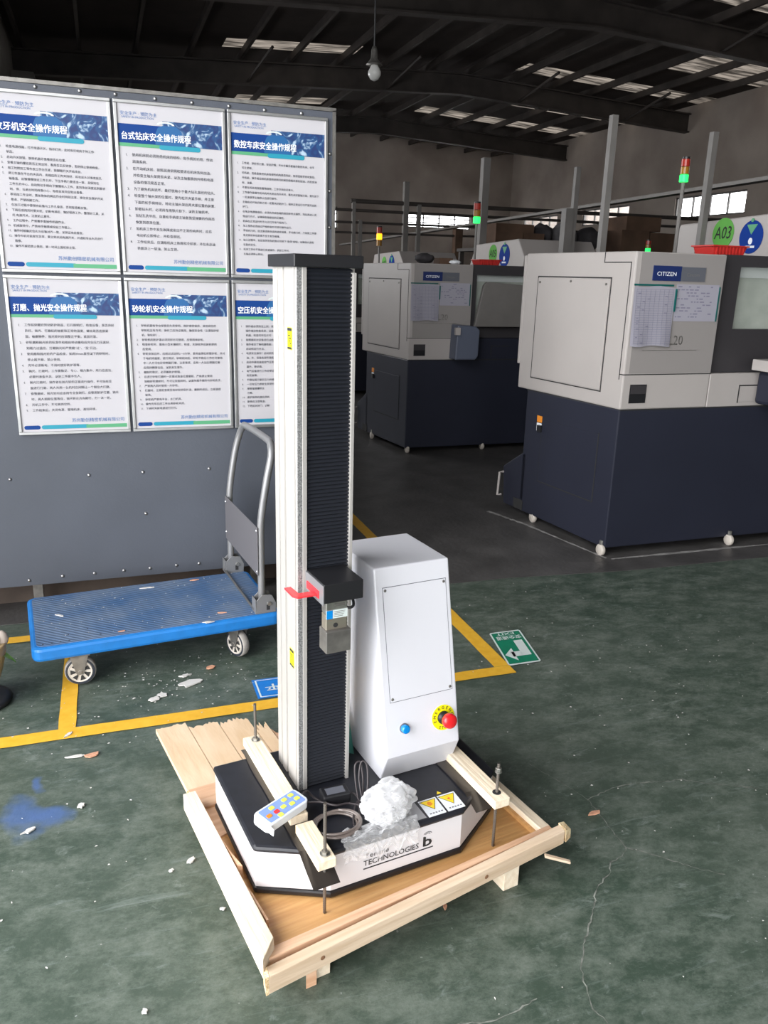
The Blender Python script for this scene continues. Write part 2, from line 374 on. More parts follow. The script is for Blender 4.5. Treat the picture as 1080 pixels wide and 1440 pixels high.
cracks = [[(1.264, 1.808), (1.286, 1.736), (1.28, 1.659), (1.274, 1.589), (1.27, 1.523), (1.242, 1.496), (1.198, 1.484), (1.164, 1.447), (1.109, 1.416), (1.061, 1.362), (1.022, 1.314), (0.97, 1.263), (0.928, 1.209), (0.907, 1.151), (0.897, 1.107), (0.907, 1.069)], [(1.286, 1.736), (1.342, 1.752), (1.403, 1.767), (1.492, 1.763), (1.632, 1.736), (1.706, 1.694), (1.802, 1.647), (1.859, 1.618)], [(1.27, 1.523), (1.313, 1.486), (1.355, 1.449), (1.404, 1.395), (1.463, 1.355)], [(0.598, 1.166), (0.672, 1.148), (0.743, 1.156), (0.793, 1.168)], [(1.264, 1.808), (1.232, 1.883), (1.206, 1.95)]]
for c in cracks:
    b = MB(); P = []
    for (p, q) in zip(c, c[1:]):
        k = max(2, int(math.hypot(q[0]-p[0], q[1]-p[1])/.012))
        for i in range(k): P.append((p[0]+(q[0]-p[0])*i/k+random.uniform(-.003, .003), p[1]+(q[1]-p[1])*i/k+random.uniform(-.003, .003)))
    P.append(c[-1])
    for i, p in enumerate(P):
        q = P[min(i+1, len(P)-1)]; o = P[max(i-1, 0)]; d = math.hypot(q[0]-o[0], q[1]-o[1]) or 1; w = random.uniform(.0004, .0022)
        nx_, ny_ = -(q[1]-o[1])/d*w, (q[0]-o[0])/d*w; b.v += [(p[0]-nx_, p[1]-ny_, .001), (p[0]+nx_, p[1]+ny_, .001)]
    b.f = [(2*i, 2*i+1, 2*i+3, 2*i+2) for i in range(len(P)-1)]
    part('crack', b, M['crack'], fl)

# back wall with window openings
def wall_with_holes(fn, a0, a1, z0, z1, holes, th):
    xs = sorted({a0, a1, *[h[0] for h in holes], *[h[1] for h in holes]}); zs = sorted({z0, z1, *[h[2] for h in holes], *[h[3] for h in holes]})
    b = MB()
    for i in range(len(xs)-1):
        for j in range(len(zs)-1):
            cx, cz = (xs[i]+xs[i+1])/2, (zs[j]+zs[j+1])/2
            if any(h[0] < cx < h[1] and h[2] < cz < h[3] for h in holes): continue
            b.box(xs[i], xs[i+1], 0, th, zs[j], zs[j+1], fn)
    return b
BW = 37.0; RWX = 19.0
bh = [(8.9, 10.35, 3.52, 4.45), (13.75, 16.95, 3.72, 4.40)]
struct('wall_back', wall_with_holes(lambda x, y, z: (x, BW+y, z), -6, 26, 0, 9, bh, .25), M['tan'])
rh = [(21.3, 24.65, 3.66, 4.36), (27.3, 30.5, 3.69, 4.32), (32.5, 35.6, 3.66, 4.26), (12, 16, 3.6, 4.3)]
struct('wall_right', wall_with_holes(lambda y, x, z: (RWX+x, y, z), -8, 37, 0, 9, rh, .25), M['tan'])
struct('wall_left', wall_with_holes(lambda y, x, z: (-1.75-x, y, z), -4.6, 37, 0, 9, [(-3.8, 2.8, 0, 5.6), (10, 18, 2.0, 4.0), (28, 34, 2.0, 4.0)], .2), M['pillar'])  # the two high openings are unseen, added to light the far hall
struct('wall_front', wall_with_holes(lambda x, y, z: (x, -4.6-y, z), -2.0, 26, 0, 9, [(-1.5, .3, 0, 3.4)], .2), M['pillar'])
struct('pillar', MB().box(-1.74, -1.22, 23.6, 24.35, 0, 6.1), M['pillar'])
struct('trim_1', MB().box(8.3, 8.9, 36.8, 37, 0, 7), M['tan'])
wn = 0
def window(fn, a0, a1, z0, z1, cols, rows):
    global wn; wn += 1
    b = MB(); t = .05
    b.box(a0, a1, -.03, .05, z0, z0+t, fn); b.box(a0, a1, -.03, .05, z1-t, z1, fn)
    b.box(a0, a0+t, -.03, .05, z0, z1, fn); b.box(a1-t, a1, -.03, .05, z0, z1, fn)
    w = single('window_%d' % wn, None, None, b, M['pole'], (0, 0, 0), kind='structure')
    mu = MB()
    for i in range(1, cols): 
        x = a0+(a1-a0)*i/cols; mu.box(x-.025, x+.025, -.02, .04, z0, z1, fn)
    for j in range(1, rows):
        z = z0+(z1-z0)*j/rows; mu.box(a0, a1, -.02, .04, z-.02, z+.02, fn)
    part('mullion', mu, M['pole'], w)
    for i in range(cols):
        x0 = a0+(a1-a0)*i/cols; x1 = a0+(a1-a0)*(i+1)/cols
        part('pane', MB().box(x0+.03, x1-.03, .0, .012, z0+.03, z1-.03, fn), M['winglass'], w)
for h in bh: window(lambda x, y, z: (x, BW+.1+y, z), *h, 2 if h[1]-h[0] < 2 else 4, 3)
for h in rh: window(lambda y, x, z: (RWX+.1-x, y, z), *h, 4, 1)
# roof
RX = 10.6
def roofz(x, base): return base-.05*abs(x-RX)
b = MB(); nx = 64
xs = [-3.4+i*(26+3.4)/nx for i in range(nx+1)]
SK = []
ZS = 7.62
for (ya, yb, xa, xb) in ((23.2, 24.1, 3.6, 7), (23.2, 24.1, 12, 19), (30.3, 31.4, 5, 8), (30.3, 31.4, 11.8, 19), (19.6, 21.4, 15.5, 19), (15.2, 16.6, 13.2, 16.5), (35.2, 36.2, 12.5, 18.9), (27.0, 28.2, 14, 19)):
    SK.append((ya, yb, xa, xb))
ysb = sorted({-8, 38, *[k[0] for k in SK], *[k[1] for k in SK]})
cell = {}
for i in range(nx):
    for j in range(len(ysb)-1):
        cx, cy = (xs[i]+xs[i+1])/2, (ysb[j]+ysb[j+1])/2
        hit = any(k[0] < cy < k[1] and k[2] < cx < k[3] for k in SK)
        q = [(xs[i], ysb[j]), (xs[i+1], ysb[j]), (xs[i+1], ysb[j+1]), (xs[i], ysb[j+1])]
        if hit: continue
        b.add([(p[0], p[1], roofz(p[0], ZS)) for p in q], [(0, 1, 2, 3)])
ceil = struct('ceiling', b, M['roof']); 
for (ya, yb, xa, xb) in SK:
    k = MB(); segs = [x for x in xs]
    for i in range(nx):
        cx = (xs[i]+xs[i+1])/2
        if xa < cx < xb: k.add([(xs[i], ya, roofz(xs[i], ZS)), (xs[i+1], ya, roofz(xs[i+1], ZS)), (xs[i+1], yb, roofz(xs[i+1], ZS)), (xs[i], yb, roofz(xs[i], ZS))], [(0, 1, 2, 3)])
    part('skylight_sheet', k, M['skyl'], ceil)
RAF = (-5, 2.5, 9.8, 17.2, 24.5, 32.2)
for y in RAF:
    b = MB()
    for (za, zc, hw) in ((6.8, 6.84, .13), (6.84, 7.34, .02), (7.34, 7.38, .13)):
        for (xa, xb) in ((-1.74, RX), (RX, 19)):
            b.hexa([(xa, y-hw, roofz(xa, za)), (xb, y-hw, roofz(xb, za)), (xb, y+hw, roofz(xb, za)), (xa, y+hw, roofz(xa, za))],
                   [(xa, y-hw, roofz(xa, zc)), (xb, y-hw, roofz(xb, zc)), (xb, y+hw, roofz(xb, zc)), (xa, y+hw, roofz(xa, zc))])
    part('rafter', b, M['steel'], ceil)
px = -1.5
while px < 19:
    z = roofz(px, 7.38)
    part('purlin', MB().box(px-.04, px+.04, -8, 37, z, z+.18), M['steel'], ceil)
    px += 1.38
for (x, y, s) in ((4.2, 24.5, -1), (8.3, 24.5, -1), (12.6, 24.5, -1), (5.5, 32.2, -1), (6.8, 17.2, 1), (14, 17.2, -1), (16.5, 24.5, -1), (2.6, 32.2, -1)):
    part('knee_brace', MB().cyl((x, y, roofz(x, 6.86)), (x+.4, y+s*1.7, roofz(x, 7.4)), .04, 6), M['steel'], ceil)
# pendant lamp
t = thing('pendant_lamp', 'small bare-bulb pendant lamp hanging from the dark roof on a thin cord', 'lamp', (2.58, 8, 3.3))
part('cord', MB().cyl((2.58, 8, 3.5), (2.58, 8, 7.3), .008, 6), M['black'], t)
part('lamp_cap', MB().lathe([(.018, .2), (.03, .17), (.032, .1), (.075, .05), (.08, .045)], (2.58, 8, 3.36), 16), M['dsteel'], t, sm=True)
part('bulb', MB().lathe([(.012, .0), (.04, .015), (.06, .05), (.062, .08), (.04, .12), (.03, .14)], (2.585, 8, 3.27), 16), mat('frosted_bulb_glass', (.6, .6, .58), .2), t, sm=True)

# ------------------------------------------------------------------ background posts, pipes, racks
def post(x, y, z1, w, label, m='pole', d=None):
    d = d or w
    return single('steel_post', label, 'post', MB().box(x-w/2, x+w/2, y-d/2, y+d/2, 0, z1), M[m])
post(3.32, 5.05, 2.57, .045, 'slim grey post rising behind the nearest lathe, tallest in front of the roof')
post(4.15, 5.05, 2.53, .045, 'slim grey post rising from behind the round green A03 sticker')
post(4.57, 7.5, 2.59, .05, 'slim post between the two stack lights, behind nearest lathe')
post(4.50, 7.5, 2.20, .09, 'short thick post stump beside the slim post left of the brown boxes')
post(4.51, 9.5, 2.9, .09, 'thick dark post beside the stack light of the A05 lathe')
post(5.15, 14, 3.08, .09, 'bare post in front of the left edge of the back wall window')
post(5.4, 14, 2.72, .07, 'shorter thin post in front of the back wall window')
post(4.2, 14, 2.74, .06, 'thin post with a junction cap, nearest the poster board edge')
post(4.32, 14, 2.42, .06, 'thin low post just right of the capped post near poster board')
post(6.17, 14, 2.35, .14, 'short rusty brown post behind the amber stack light lathe', 'brown')
def pipe(p, q, r, label, m='steel'):
    return single('pipe', label, 'pipe', MB().cyl(p, q, r, 8), M[m], org=p)
pipe((4.15, 14, 2.72), (19, 14, 2.80), .035, 'topmost dark horizontal pipe carried by the posts at the back')
pipe((3.6, 14.0, 2.57), (19, 14.0, 2.62), .025, 'second dark horizontal pipe below the top pipe at the back')
pipe((3.6, 14.0, 2.37), (19, 14.0, 2.48), .02, 'third dark horizontal pipe in front of the back windows')
pipe((3.6, 14.0, 2.2), (7.0, 14.0, 2.24), .018, 'lowest short horizontal pipe at the back left')
single('cable_tray', 'long pale cable tray running towards the back over the lathes', 'tray',
       MB().hexa([(6, 6.2, 2.47), (6.12, 6.2, 2.47), (6.12, 21.3, 2.24), (6, 21.3, 2.24)], [(6, 6.2, 2.505), (6.12, 6.2, 2.505), (6.12, 21.3, 2.275), (6, 21.3, 2.275)]), M['pale'])
rk = thing('storage_rack', 'dark storage rack loaded with boxes behind the lathes', 'rack', (6.4, 10.3, 0))
part('shelf', MB().box(4.8, 8.2, 9.9, 10.9, 1.86, 1.9), M['steel'], rk)
for x in (4.85, 8.15):
    for y in (9.95, 10.85): part('upright', MB().box(x-.03, x+.03, y-.03, y+.03, 0, 1.9), M['steel'], rk)
def cbox(x0, x1, y0, z0, z1, label, m='brown', bev=.01): return single('cardboard_box', label, 'box', MB().box(x0, x1, y0, y0+.5, z0, z1), M[m], group='boxes on the storage rack')
cbox(4.95, 5.35, 10.0, 1.9, 2.1, 'flat brown box at the left end of the storage rack')
cbox(5.05, 5.62, 10.2, 2.1, 2.22, 'shallow brown box lying on top of the left rack boxes')
cbox(5.38, 5.7, 10.05, 1.9, 2.1, 'brown box beside the flat box at the rack left end')
cbox(6.98, 7.55, 10.05, 2.2, 2.39, 'dark brown box on top of the pile at the rack middle')
cbox(6.85, 7.3, 9.95, 1.9, 2.2, 'dark brown box under the pile in the rack middle')
cbox(7.32, 7.95, 9.95, 1.9, 2.18, 'wide dark box at the right end of the storage rack')
def blob(name, label, cat, c, r, m, seed=0, amp=.25, org=None, sm=True):
    import bmesh as _b
    bm = _b.new(); _b.ops.create_icosphere(bm, subdivisions=3, radius=1); b = MB()
    for v in bm.verts:
        n = 1+amp*noise.noise(v.co*2.2+Vector((seed, 0, 0)))
        v.co = Vector((v.co.x*r[0]*n, v.co.y*r[1]*n, v.co.z*r[2]*n))
        b.v.append((c[0]+v.co.x, c[1]+v.co.y, c[2]+v.co.z))
    b.f = [tuple(v.index for v in f.verts) for f in bm.faces]; bm.free()
    return single(name, label, cat, b, m, sm=sm)
blob('sack', 'dark lumpy sack on the storage rack left of the rolled bundle', 'sack', (5.83, 10.4, 2.09), (.13, .25, .17), M['dkcloth'], 1)
blob('rolled_bundle', 'grey rolled bundle lying on the storage rack', 'bundle', (6.2, 10.4, 2.10), (.19, .2, .18), mat('grey_bundle', (.12, .115, .12), .8, var=.3, vscale=10), 2, .1)
blob('sack', 'dark sack on the rack just left of the small green lamp', 'sack', (6.6, 10.4, 2.07), (.17, .2, .16), M['dkcloth'], 5)
# small stack lights away from the three lathes
def stack(parent, x, y, zb, zl0, zl1, lit, r=.03, name='signal_tower'):
    p = part(name, MB().cyl((x, y, zb), (x, y, zl0), .012, 8), M['pole'], parent)
    h = (zl1-zl0)/3
    seq = {'green': ('litgreen', 'lampyel', 'lampred'), 'amber': ('lampyel', 'litamber', 'lampred')}[lit]
    for i, mm in enumerate(seq):
        part('lamp_segment', MB().cyl((x, y, zl0+i*h+.002), (x, y, zl0+(i+1)*h-.002), r, 14), M[mm], p)
    part('cap', MB().cyl((x, y, zl1), (x, y, zl1+.012), r*.9, 14), M['black'], p)
for (x, y, z0, z1, l) in ((6.9, 9.4, 1.9, 2.04, 'small lit green signal light on a pole before the brown boxes'),
                          (6.36, 13.6, 1.83, 1.96, 'tiny lit green signal light beyond the left end of the A05 cover')):
    t = thing('signal_light', l, 'light', (x, y, 0)); stack(t, x, y, 0, z0, z1, 'green', .035, 'pole')

# ================================================================== LATHES
SK7 = radians(7)
def lathe_machine(cx, cy, zs, label, code, cfg):
    T = thing('cnc_lathe', label, 'machine', (cx, cy, 0), 0, 'row of identical white and navy lathes')
    Z = lambda z: z*zs
    Lf = lambda v, z, o=0: (cx-sin(SK7)*v-cos(SK7)*o, cy+cos(SK7)*v-sin(SK7)*o, Z(z))     # left face: v along depth, o outward
    Ff = lambda u, z, o=0: (cx+u, cy-o, Z(z))
    def lbox(v0, v1, z0, z1, o0, o1): return MB().box(v0, v1, z0, z1, o0, o1, lambda v, z, o: Lf(v, z, o))
    def fbox(u0, u1, z0, z1, o0, o1): return MB().box(u0, u1, z0, z1, o0, o1, lambda u, z, o: Ff(u, z, o))
    foot = lambda d: [(cx, cy), (cx+2.25, cy), (cx+2.25, cy+d), (cx-sin(SK7)*d, cy+cos(SK7)*d)]
    base = part('base', MB().prism(foot(.84), Z(.05), Z(.84)), M['navy'], T, .006)
    # coolant bulge at the rear left
    prof = [(.84, .05), (1.02, .05), (1.045, .30), (.84, .43), (.80, .43), (.80, .05)]
    part('coolant_tank', MB().add([Lf(v, z, .0) for v, z in prof]+[Lf(v, z, -.5) for v, z in prof],
         [tuple(range(6)), tuple(range(11, 5, -1))]+[(i, (i+1) % 6, 6+(i+1) % 6, 6+i) for i in range(6)]), M['navy'], T, .005)
    part('pipe_handle', MB().tube([Lf(1.04, .26, .0), Lf(1.04, .26, .03), Lf(1.05, .10, .03), Lf(1.05, .10, 0)], .008, 8), M['mwhite'], T)
    # base hatch
    h = part('base_hatch', lbox(.145, .66, .29, .68, .0, .004), M['navy'], T, .001)
    sb = MB()
    for (a, b_, c, d) in ((.14, .145, .285, .69), (.66, .665, .285, .66), (.14, .665, .283, .289)): sb.box(a, b_, c, d, 0, .0025, lambda v, z, o: Lf(v, z, o))
    part('hatch_seam', sb, M['seam'], h)
    part('latch', lbox(.655, .69, .60, .64, .0, .02), M['black'], T, .002)
    part('warning_label', lbox(.665, .715, .655, .695, .0, .002), M['orange'], T)
    part('white_label', lbox(.665, .715, .60, .65, .0, .002), M['whiteink'], T)
    part('recess', lbox(.80, .90, .055, .12, .0, .003), M['seam'], T)
    # cabinet
    cabp = [(cx, cy), (cx+.57, cy), (cx+.57, cy+.95), (cx-sin(SK7)*.95, cy+cos(SK7)*.95)]
    cab = part('cabinet', MB().prism(cabp, Z(.84), Z(1.657)), M['mwhite'], T, .008)
    part('cabinet_rear', lbox(.95, .975, .99, 1.645, -.5, 0), M['mwhite'], T, .004)
    part('lower_band', MB().box(cx+.571, cx+2.25, cy, cy+.95, Z(.84), Z(1.028)), M[cfg.get('band', 'mwhite')], T, .005)
    part('front_cover', fbox(.032, .566, 1.034, 1.652, -.004, .0012), M['mgrey'], T, label='grey front cover')
    # side access panel on the cabinet
    ap = part('side_panel', lbox(.175, .81, .925, 1.515, 0, .006), M['mwhite'], T, .003)
    sb = MB(); e = .006
    for (a, b_, c, d) in ((.165, .172, .915, 1.525), (.813, .82, .915, 1.525), (.165, .82, .915, .921), (.165, .82, 1.519, 1.526)): sb.box(a, b_, c, d, 0, .0015, lambda v, z, o: Lf(v, z, o))
    part('panel_seam', sb, M['seam'], ap)
    for (v, z) in ((.2, 1.49), (.5, 1.50), (.79, 1.49)): part('screw', MB().lathe([(.007, 0), (.007, .004)], Lf(v, z, .006), 8, (-cos(SK7), -sin(SK7), 0)), M['dsteel'], ap)
    # seams at the front corner
    sb = MB(); sb.box(.028, .033, 1.0, 1.60, 0, .0015, lambda v, z, o: Lf(v, z, o)); sb.box(.028, .24, 1.60, 1.605, 0, .0015, lambda v, z, o: Lf(v, z, o)); sb.box(.235, .24, 1.605, 1.655, 0, .0015, lambda v, z, o: Lf(v, z, o))
    sb.box(0, .57, 1.026, 1.031, 0, .0015, lambda u, z, o: Ff(u, z, o)); sb.box(-.0, .028, 1.026, 1.031, 0, .0015, lambda v, z, o: Lf(v, z, o))
    part('corner_seam', sb, M['seam'], cab)
    part('base_gap', MB().prism([(cx+.002-sin(SK7)*.0, cy-.001), (cx+2.25, cy-.001), (cx+2.25, cy+.5), (cx-sin(SK7)*.84-.001, cy+.84)], Z(.834), Z(.842)), M['seam'], T)
    # recessed grip
    g = part('grip_recess', fbox(.05, .155, .875, .975, .0, .003), M['black'], T)
    part('grip_lip', fbox(.055, .15, .925, .97, .003, .006), M['dframe'], g)
    part('grip_recess', fbox(.785, .95, .865, .955, .0, .003), M[cfg.get('band', 'mwhite')], T, .001)
    sb = MB(); sb.box(.78, .785, .86, .96, 0, .004, lambda u, z, o: Ff(u, z, o)); sb.box(.78, .96, .955, .962, 0, .004, lambda u, z, o: Ff(u, z, o)); part('recess_seam', sb, M['seam'], T)
    # door frame with window opening
    w0, w1, wz0, wz1 = cfg['win']
    F = .03
    b = MB()
    for (u0, u1, z0, z1) in ((.572, w0, 1.031, 1.66), (w1, 2.25, 1.031, 1.66), (w0, w1, 1.031, wz0), (w0, w1, wz1, 1.66)):
        b.add([Ff(u0, z0, -F), Ff(u1, z0, -F), Ff(u1, z1, -F), Ff(u0, z1, -F), Ff(u0, z0, -F-.05), Ff(u1, z0, -F-.05), Ff(u1, z1, -F-.05), Ff(u0, z1, -F-.05)],
              [(0, 1, 2, 3), (7, 6, 5, 4), (0, 4, 5, 1), (1, 5, 6, 2), (2, 6, 7, 3), (3, 7, 4, 0)])
    dr = part('sliding_door', b, M['dframe'], T)
    part('door_window', fbox(w0, w1, wz0, wz1, -F-.03, -F-.026), M['machglass'], dr)
    part('interior', fbox(w0-.1, w1+.1, wz0-.1, wz1+.02, -.16, -.15), M['inside'], T)
    part('interior_strip', fbox(w0, w1, wz1-.055, wz1, -.13, -.11), M['whiteink'], T)
    part('machine_top', MB().box(cx+.571, cx+2.25, cy+.2, cy+.95, Z(1.60), Z(1.66)), M['dframe'], T)
    part('machine_back', MB().box(cx+.571, cx+2.25, cy+.9, cy+.94, Z(1.0), Z(1.60)), M['mwhite'], T)
    # nameplate
    npl = part('nameplate', fbox(.11, .285, 1.515, 1.59, 0, .006), M['npblue'], T)
    part('nameplate_half', fbox(.286, .44, 1.515, 1.587, 0, .006), M['npgrey'], T)
    mb = MB(); text(mb, 'CITIZEN', .04, lambda x, y, z: Ff(.133+x, 1.54+y, .0075), width=.12, height=.02); part('lettering', mb, M['whiteink'], npl, label='CITIZEN in white capitals')
    mb = MB(); text(mb, 'Cincom', .03, lambda x, y, z: Ff(.32+x, 1.54+y, .0075), width=.08); part('lettering', mb, M['pole'], npl)
    mb = MB(); text(mb, 'L20', .06, lambda x, y, z: Ff(.262+x, 1.185+y, .0018), width=.09, height=.05); mb.box(.10, .45, 1.155, 1.158, 0, .0018, lambda u, z, o: Ff(u, z, o)); part('model_lettering', mb, M['dsteel'], T)
    # taped papers
    tp = thing('inspection_sheet', cfg['pl'][0], 'paper', Ff(.13, 1.18, .004), 0, None); OFF[tp] = Ff(.13, 1.18, .004); tp.location = OFF[tp]
    n = 8; vs = []; 
    for j in range(7):
        for i in range(n+1):
            u = .006+.255*i/n; z = 1.485-.305*j/6; o = .006+.012*(j/6)**2*(1+sin(i*1.3)*.6); vs.append(Ff(u, z-(.004*sin(i)), o))
    pb = MB(); pb.add(vs, [(j*(n+1)+i, j*(n+1)+i+1, (j+1)*(n+1)+i+1, (j+1)*(n+1)+i) for j in range(6) for i in range(n)]); part('sheet', pb, M['sheetp'], tp, sm=True)
    lb = MB()
    for j in range(24):
        z = 1.47-.285*j/23*.97; t = (1.485-z)/.305; o = .0075+.012*t*t*1.6
        lb.box(.02, .25, z, z+.0012, o, o+.0006, lambda u, zz, oo: Ff(u, zz, oo))
    for i in range(9):
        u = .02+i*.0285
        for k in range(6):
            z = 1.47-.285*k/6; t = (1.485-z+.03)/.305; lb.box(u, u+.001, z-.046, z, .0075+.019*t*t, .008+.019*t*t, lambda u_, zz, oo: Ff(u_, zz, oo))
    for j in range(20):
        if random.random() < .8:
            u = random.choice((.03, .06, .09, .2)); z = 1.462-.28*j/20; t = (1.485-z)/.305; o = .009+.019*t*t
            lb.box(u, u+random.uniform(.01, .02), z, z+.004, o, o+.0005, lambda u_, zz, oo: Ff(u_, zz, oo))
    part('table_ruling', lb, M['sheetline'], tp)
    tp = thing('notice_sheet', cfg['pl'][1], 'paper', Ff(.4, 1.30, .002)); OFF[tp] = Ff(.4, 1.30, .002); tp.location = OFF[tp]
    part('sheet', fbox(.27, .545, 1.31, 1.50, .0014, .003), M['sheetp'], tp)
    lb = MB(); 
    for j in range(11):
        z = 1.485-.0155*j; u = .28
        while u < .50:
            w = random.uniform(.008, .03)
            if random.random() < .45: lb.box(u, u+w, z, z+.006, .003, .0035, lambda u_, zz, oo: Ff(u_, zz, oo))
            u += w+.008
    part('handwriting', lb, M['sheetline'], tp)
    tb = MB(); F2 = lambda u_, zz, oo: Ff(u_, zz, oo)
    tb.box(.004, .25, 1.488, 1.497, .002, .005, F2); tb.box(.262, .27, 1.36, 1.475, .002, .012, F2); tb.box(.545, .553, 1.31, 1.49, .002, .005, F2)
    part('tape_strip', tb, M['tapeg'], tp)
    # casters
    for p in cfg['feet']:
        c = part('caster', MB().lathe([(.028, 0), (.034, .006), (.034, .022), (.028, .028)], (p[0]-.014, p[1], .034), 16, (1, 0, 0)), M['hub'], T, sm=True)
        part('caster_stem', MB().cyl((p[0], p[1], .03), (p[0], p[1], .09), .012, 8), M['steelb'], c)
    # upper bar feeder cover (world measured)
    x, prof = cfg['cover']
    c = MB(); n = len(prof); c.add([(x, p[0], p[1]) for p in prof]+[(x+.9, p[0], p[1]) for p in prof],
        [tuple(range(n)), tuple(range(2*n-1, n-1, -1))]+[(i, (i+1) % n, n+(i+1) % n, n+i) for i in range(n)])
    part('bar_feeder_cover', c, M['mwhite'], T, .01)
    part('cover_stand', MB().box(x+.3, x+.8, prof[0][0]+.2, prof[-1][0]-.2 if prof[-1][0]-.2 > prof[0][0]+.3 else prof[0][0]+.5, 0, min(p[1] for p in prof)), M['navy'], T)
    # stickers on the cover
    gy, gz, gr, by, bz, br = cfg['stick']
    fn = lambda X0, Y0, Z0, s: (lambda a, b_, c_: (X0, Y0-a*s, Z0+b_*s))
    e = ellipse()
    s1 = MB().prism([(-q[0]*gr+gy, q[1]*gr+gz) for q in e], x-.004, x-.001, 'x'); part('code_sticker', s1, M['lgreen'], T)
    mb = MB(); text(mb, code, .1, lambda a, b_, c_: (x-.0055, gy+.8*gr-a, gz-.35*gr+b_), width=1.6*gr, height=.8*gr, bold=.001, shear=.15, nrm=(-1, 0, 0))
    part('code_lettering', mb, M['seam'], T, label=code+' in black slanted letters')
    s2 = MB().prism([(-q[0]*br+by, q[1]*br+bz) for q in e], x-.004, x-.001, 'x'); bs = part('blue_sticker', s2, M['dblue'], T)
    part('green_triangle', MB().prism([(by+br*.45, bz+br*.75), (by-br*.45, bz+br*.75), (by, bz+br*.15)], x-.0055, x-.004, 'x'), M['pgreen'], bs)
    part('white_emblem', MB().prism([(by-q[0]*br*.17, bz-br*.25+q[1]*br*.2) for q in e], x-.0055, x-.004, 'x'), M['whiteink'], bs)
    part('white_caption', MB().box(x-.0055, x-.004, by-br*.4, by+br*.4, bz-br*.66, bz-br*.52), M['whiteink'], bs)
    part('pin', MB().cyl((x-.01, by, bz+br*1.0), (x-.004, by, bz+br*1.0), br*.12, 8), M['pgreen'], bs)
    stack(T, *cfg['tower'])
    return T, Ff, fbox
def side_pts(*a): return list(a)
m1, F1, fb1 = lathe_machine(2.605, 3.635, 1.0, 'nearest CNC lathe, white cabinet on navy base, marked A03', 'A03', dict(
    win=(.70, 1.5, 1.268, 1.60), feet=((2.60, 3.66), (2.535, 4.33), (3.47, 3.62)), pl=('gridded inspection sheet hanging on the front of the nearest lathe, beside its corner', 'handwritten notice taped flat on the front of the nearest lathe, right of the gridded sheet'),
    cover=(4.2, [(4.3, 1.60), (5.46, 1.60), (5.36, 1.935), (4.3, 1.968)]), stick=(4.88, 1.853, .105, 4.605, 1.82, .108),
    tower=(3.51, 4.5, 1.6, 2.115, 2.25, 'green', .027)))
m2, F2_, fb2 = lathe_machine(2.44, 6.46, .972, 'second CNC lathe in the row, between the tester column and the nearest lathe, marked A05', 'A05', dict(band='navy',  # navy band stands in for the dark that hides it here
    win=(.62, 1.2, 1.14, 1.575), feet=((2.47, 6.48), (2.36, 7.15), (3.2, 6.48)), pl=('gridded inspection sheet hanging on the front of the second lathe', 'notice taped flat on the front of the second lathe'),
    cover=(4.2, [(7.82, 1.55), (9.2, 1.55), (8.985, 1.882), (7.946, 1.915), (7.777, 1.725)]), stick=(8.52, 1.77, .10, 8.235, 1.75, .122),
    tower=(3.405, 7.3, 1.55, 2.0, 2.18, 'green', .034)))
m3, F3_, fb3 = lathe_machine(2.28, 10.0, .955, 'farthest CNC lathe of the row, mostly hidden behind the tester column', 'A07', dict(
    win=(.80, 1.5, 1.2, 1.59), feet=((2.3, 10.02), (2.25, 10.7), (3.0, 10.02)), pl=('gridded sheet on the farthest lathe', 'notice on the farthest lathe'),
    cover=(4.2, [(11.5, 1.52), (12.95, 1.52), (12.8, 1.83), (11.65, 1.86), (11.45, 1.68)]), stick=(12.3, 1.68, .11, 11.95, 1.68, .125),
    tower=(3.44, 10.3, 1.5, 1.87, 2.1, 'amber', .036)))
# control panels
cp = part('control_panel', MB().box(3.47, 3.72, 3.30, 3.60, .86, 1.045), M['navy'], m1, .02)
part('panel_ledge', MB().box(3.42, 3.72, 3.32, 3.6, 1.05, 1.11), M['mwhite'], cp, .004)
cp = part('control_panel', MB().prism([(2.81, .83), (3.0, .83), (3.025, .86), (3.03, 1.08), (2.99, 1.11), (2.82, 1.12)], 6.3, 6.44, 'y'), mat('slate_panel_paint', (.10, .115, .16), .5), m2, .01)
part('panel_ledge', MB().box(2.79, 2.835, 6.27, 6.3, 1.04, 1.10), M['mwhite'], cp)
part('door_cover', MB().prism([(3.10, 1.45), (3.13, 1.475), (3.42, 1.46), (3.66, 1.44), (3.68, 1.10), (3.03, 1.10)], 6.42, 6.455, 'y'), M['pole'], m2, .005, label='grey slanted sheet cover on the door')
# red bins
def redbin(cx_, cy_, z, w, h, label):
    T = thing('parts_bin', label, 'bin', (cx_, cy_, z))
    b = MB(); b.hexa([(cx_-w*.43, cy_, z), (cx_+w*.43, cy_, z), (cx_+w*.43, cy_+.15, z), (cx_-w*.43, cy_+.15, z)], [(cx_-w/2, cy_-.01, z+h), (cx_+w/2, cy_-.01, z+h), (cx_+w/2, cy_+.16, z+h), (cx_-w/2, cy_+.16, z+h)])
    part('tub', b, M['redbin'], T, .003)
    part('rim', MB().box(cx_-w*.53, cx_+w*.53, cy_-.018, cy_+.168, z+h-.008, z+h), M['redbin'], T, .002)
    for i in range(9):
        x = cx_-w*.38+i*w*.095; part('rib', MB().box(x-.003, x+.003, cy_-.014, cy_, z+.004, z+h-.008), M['redbin'], T)
redbin(3.36, 3.84, 1.661, .24, .055, 'red plastic parts bin on top of the nearest lathe below the A03 sticker')
redbin(3.275, 6.7, 1.615, .21, .05, 'red plastic parts bin on top of the second lathe below the A05 sticker')
blob('black_bag', 'small black bag lying on the roof of the second lathe', 'bag', (2.77, 7.0, 1.662), (.085, .1, .045), M['dkcloth'], 3)
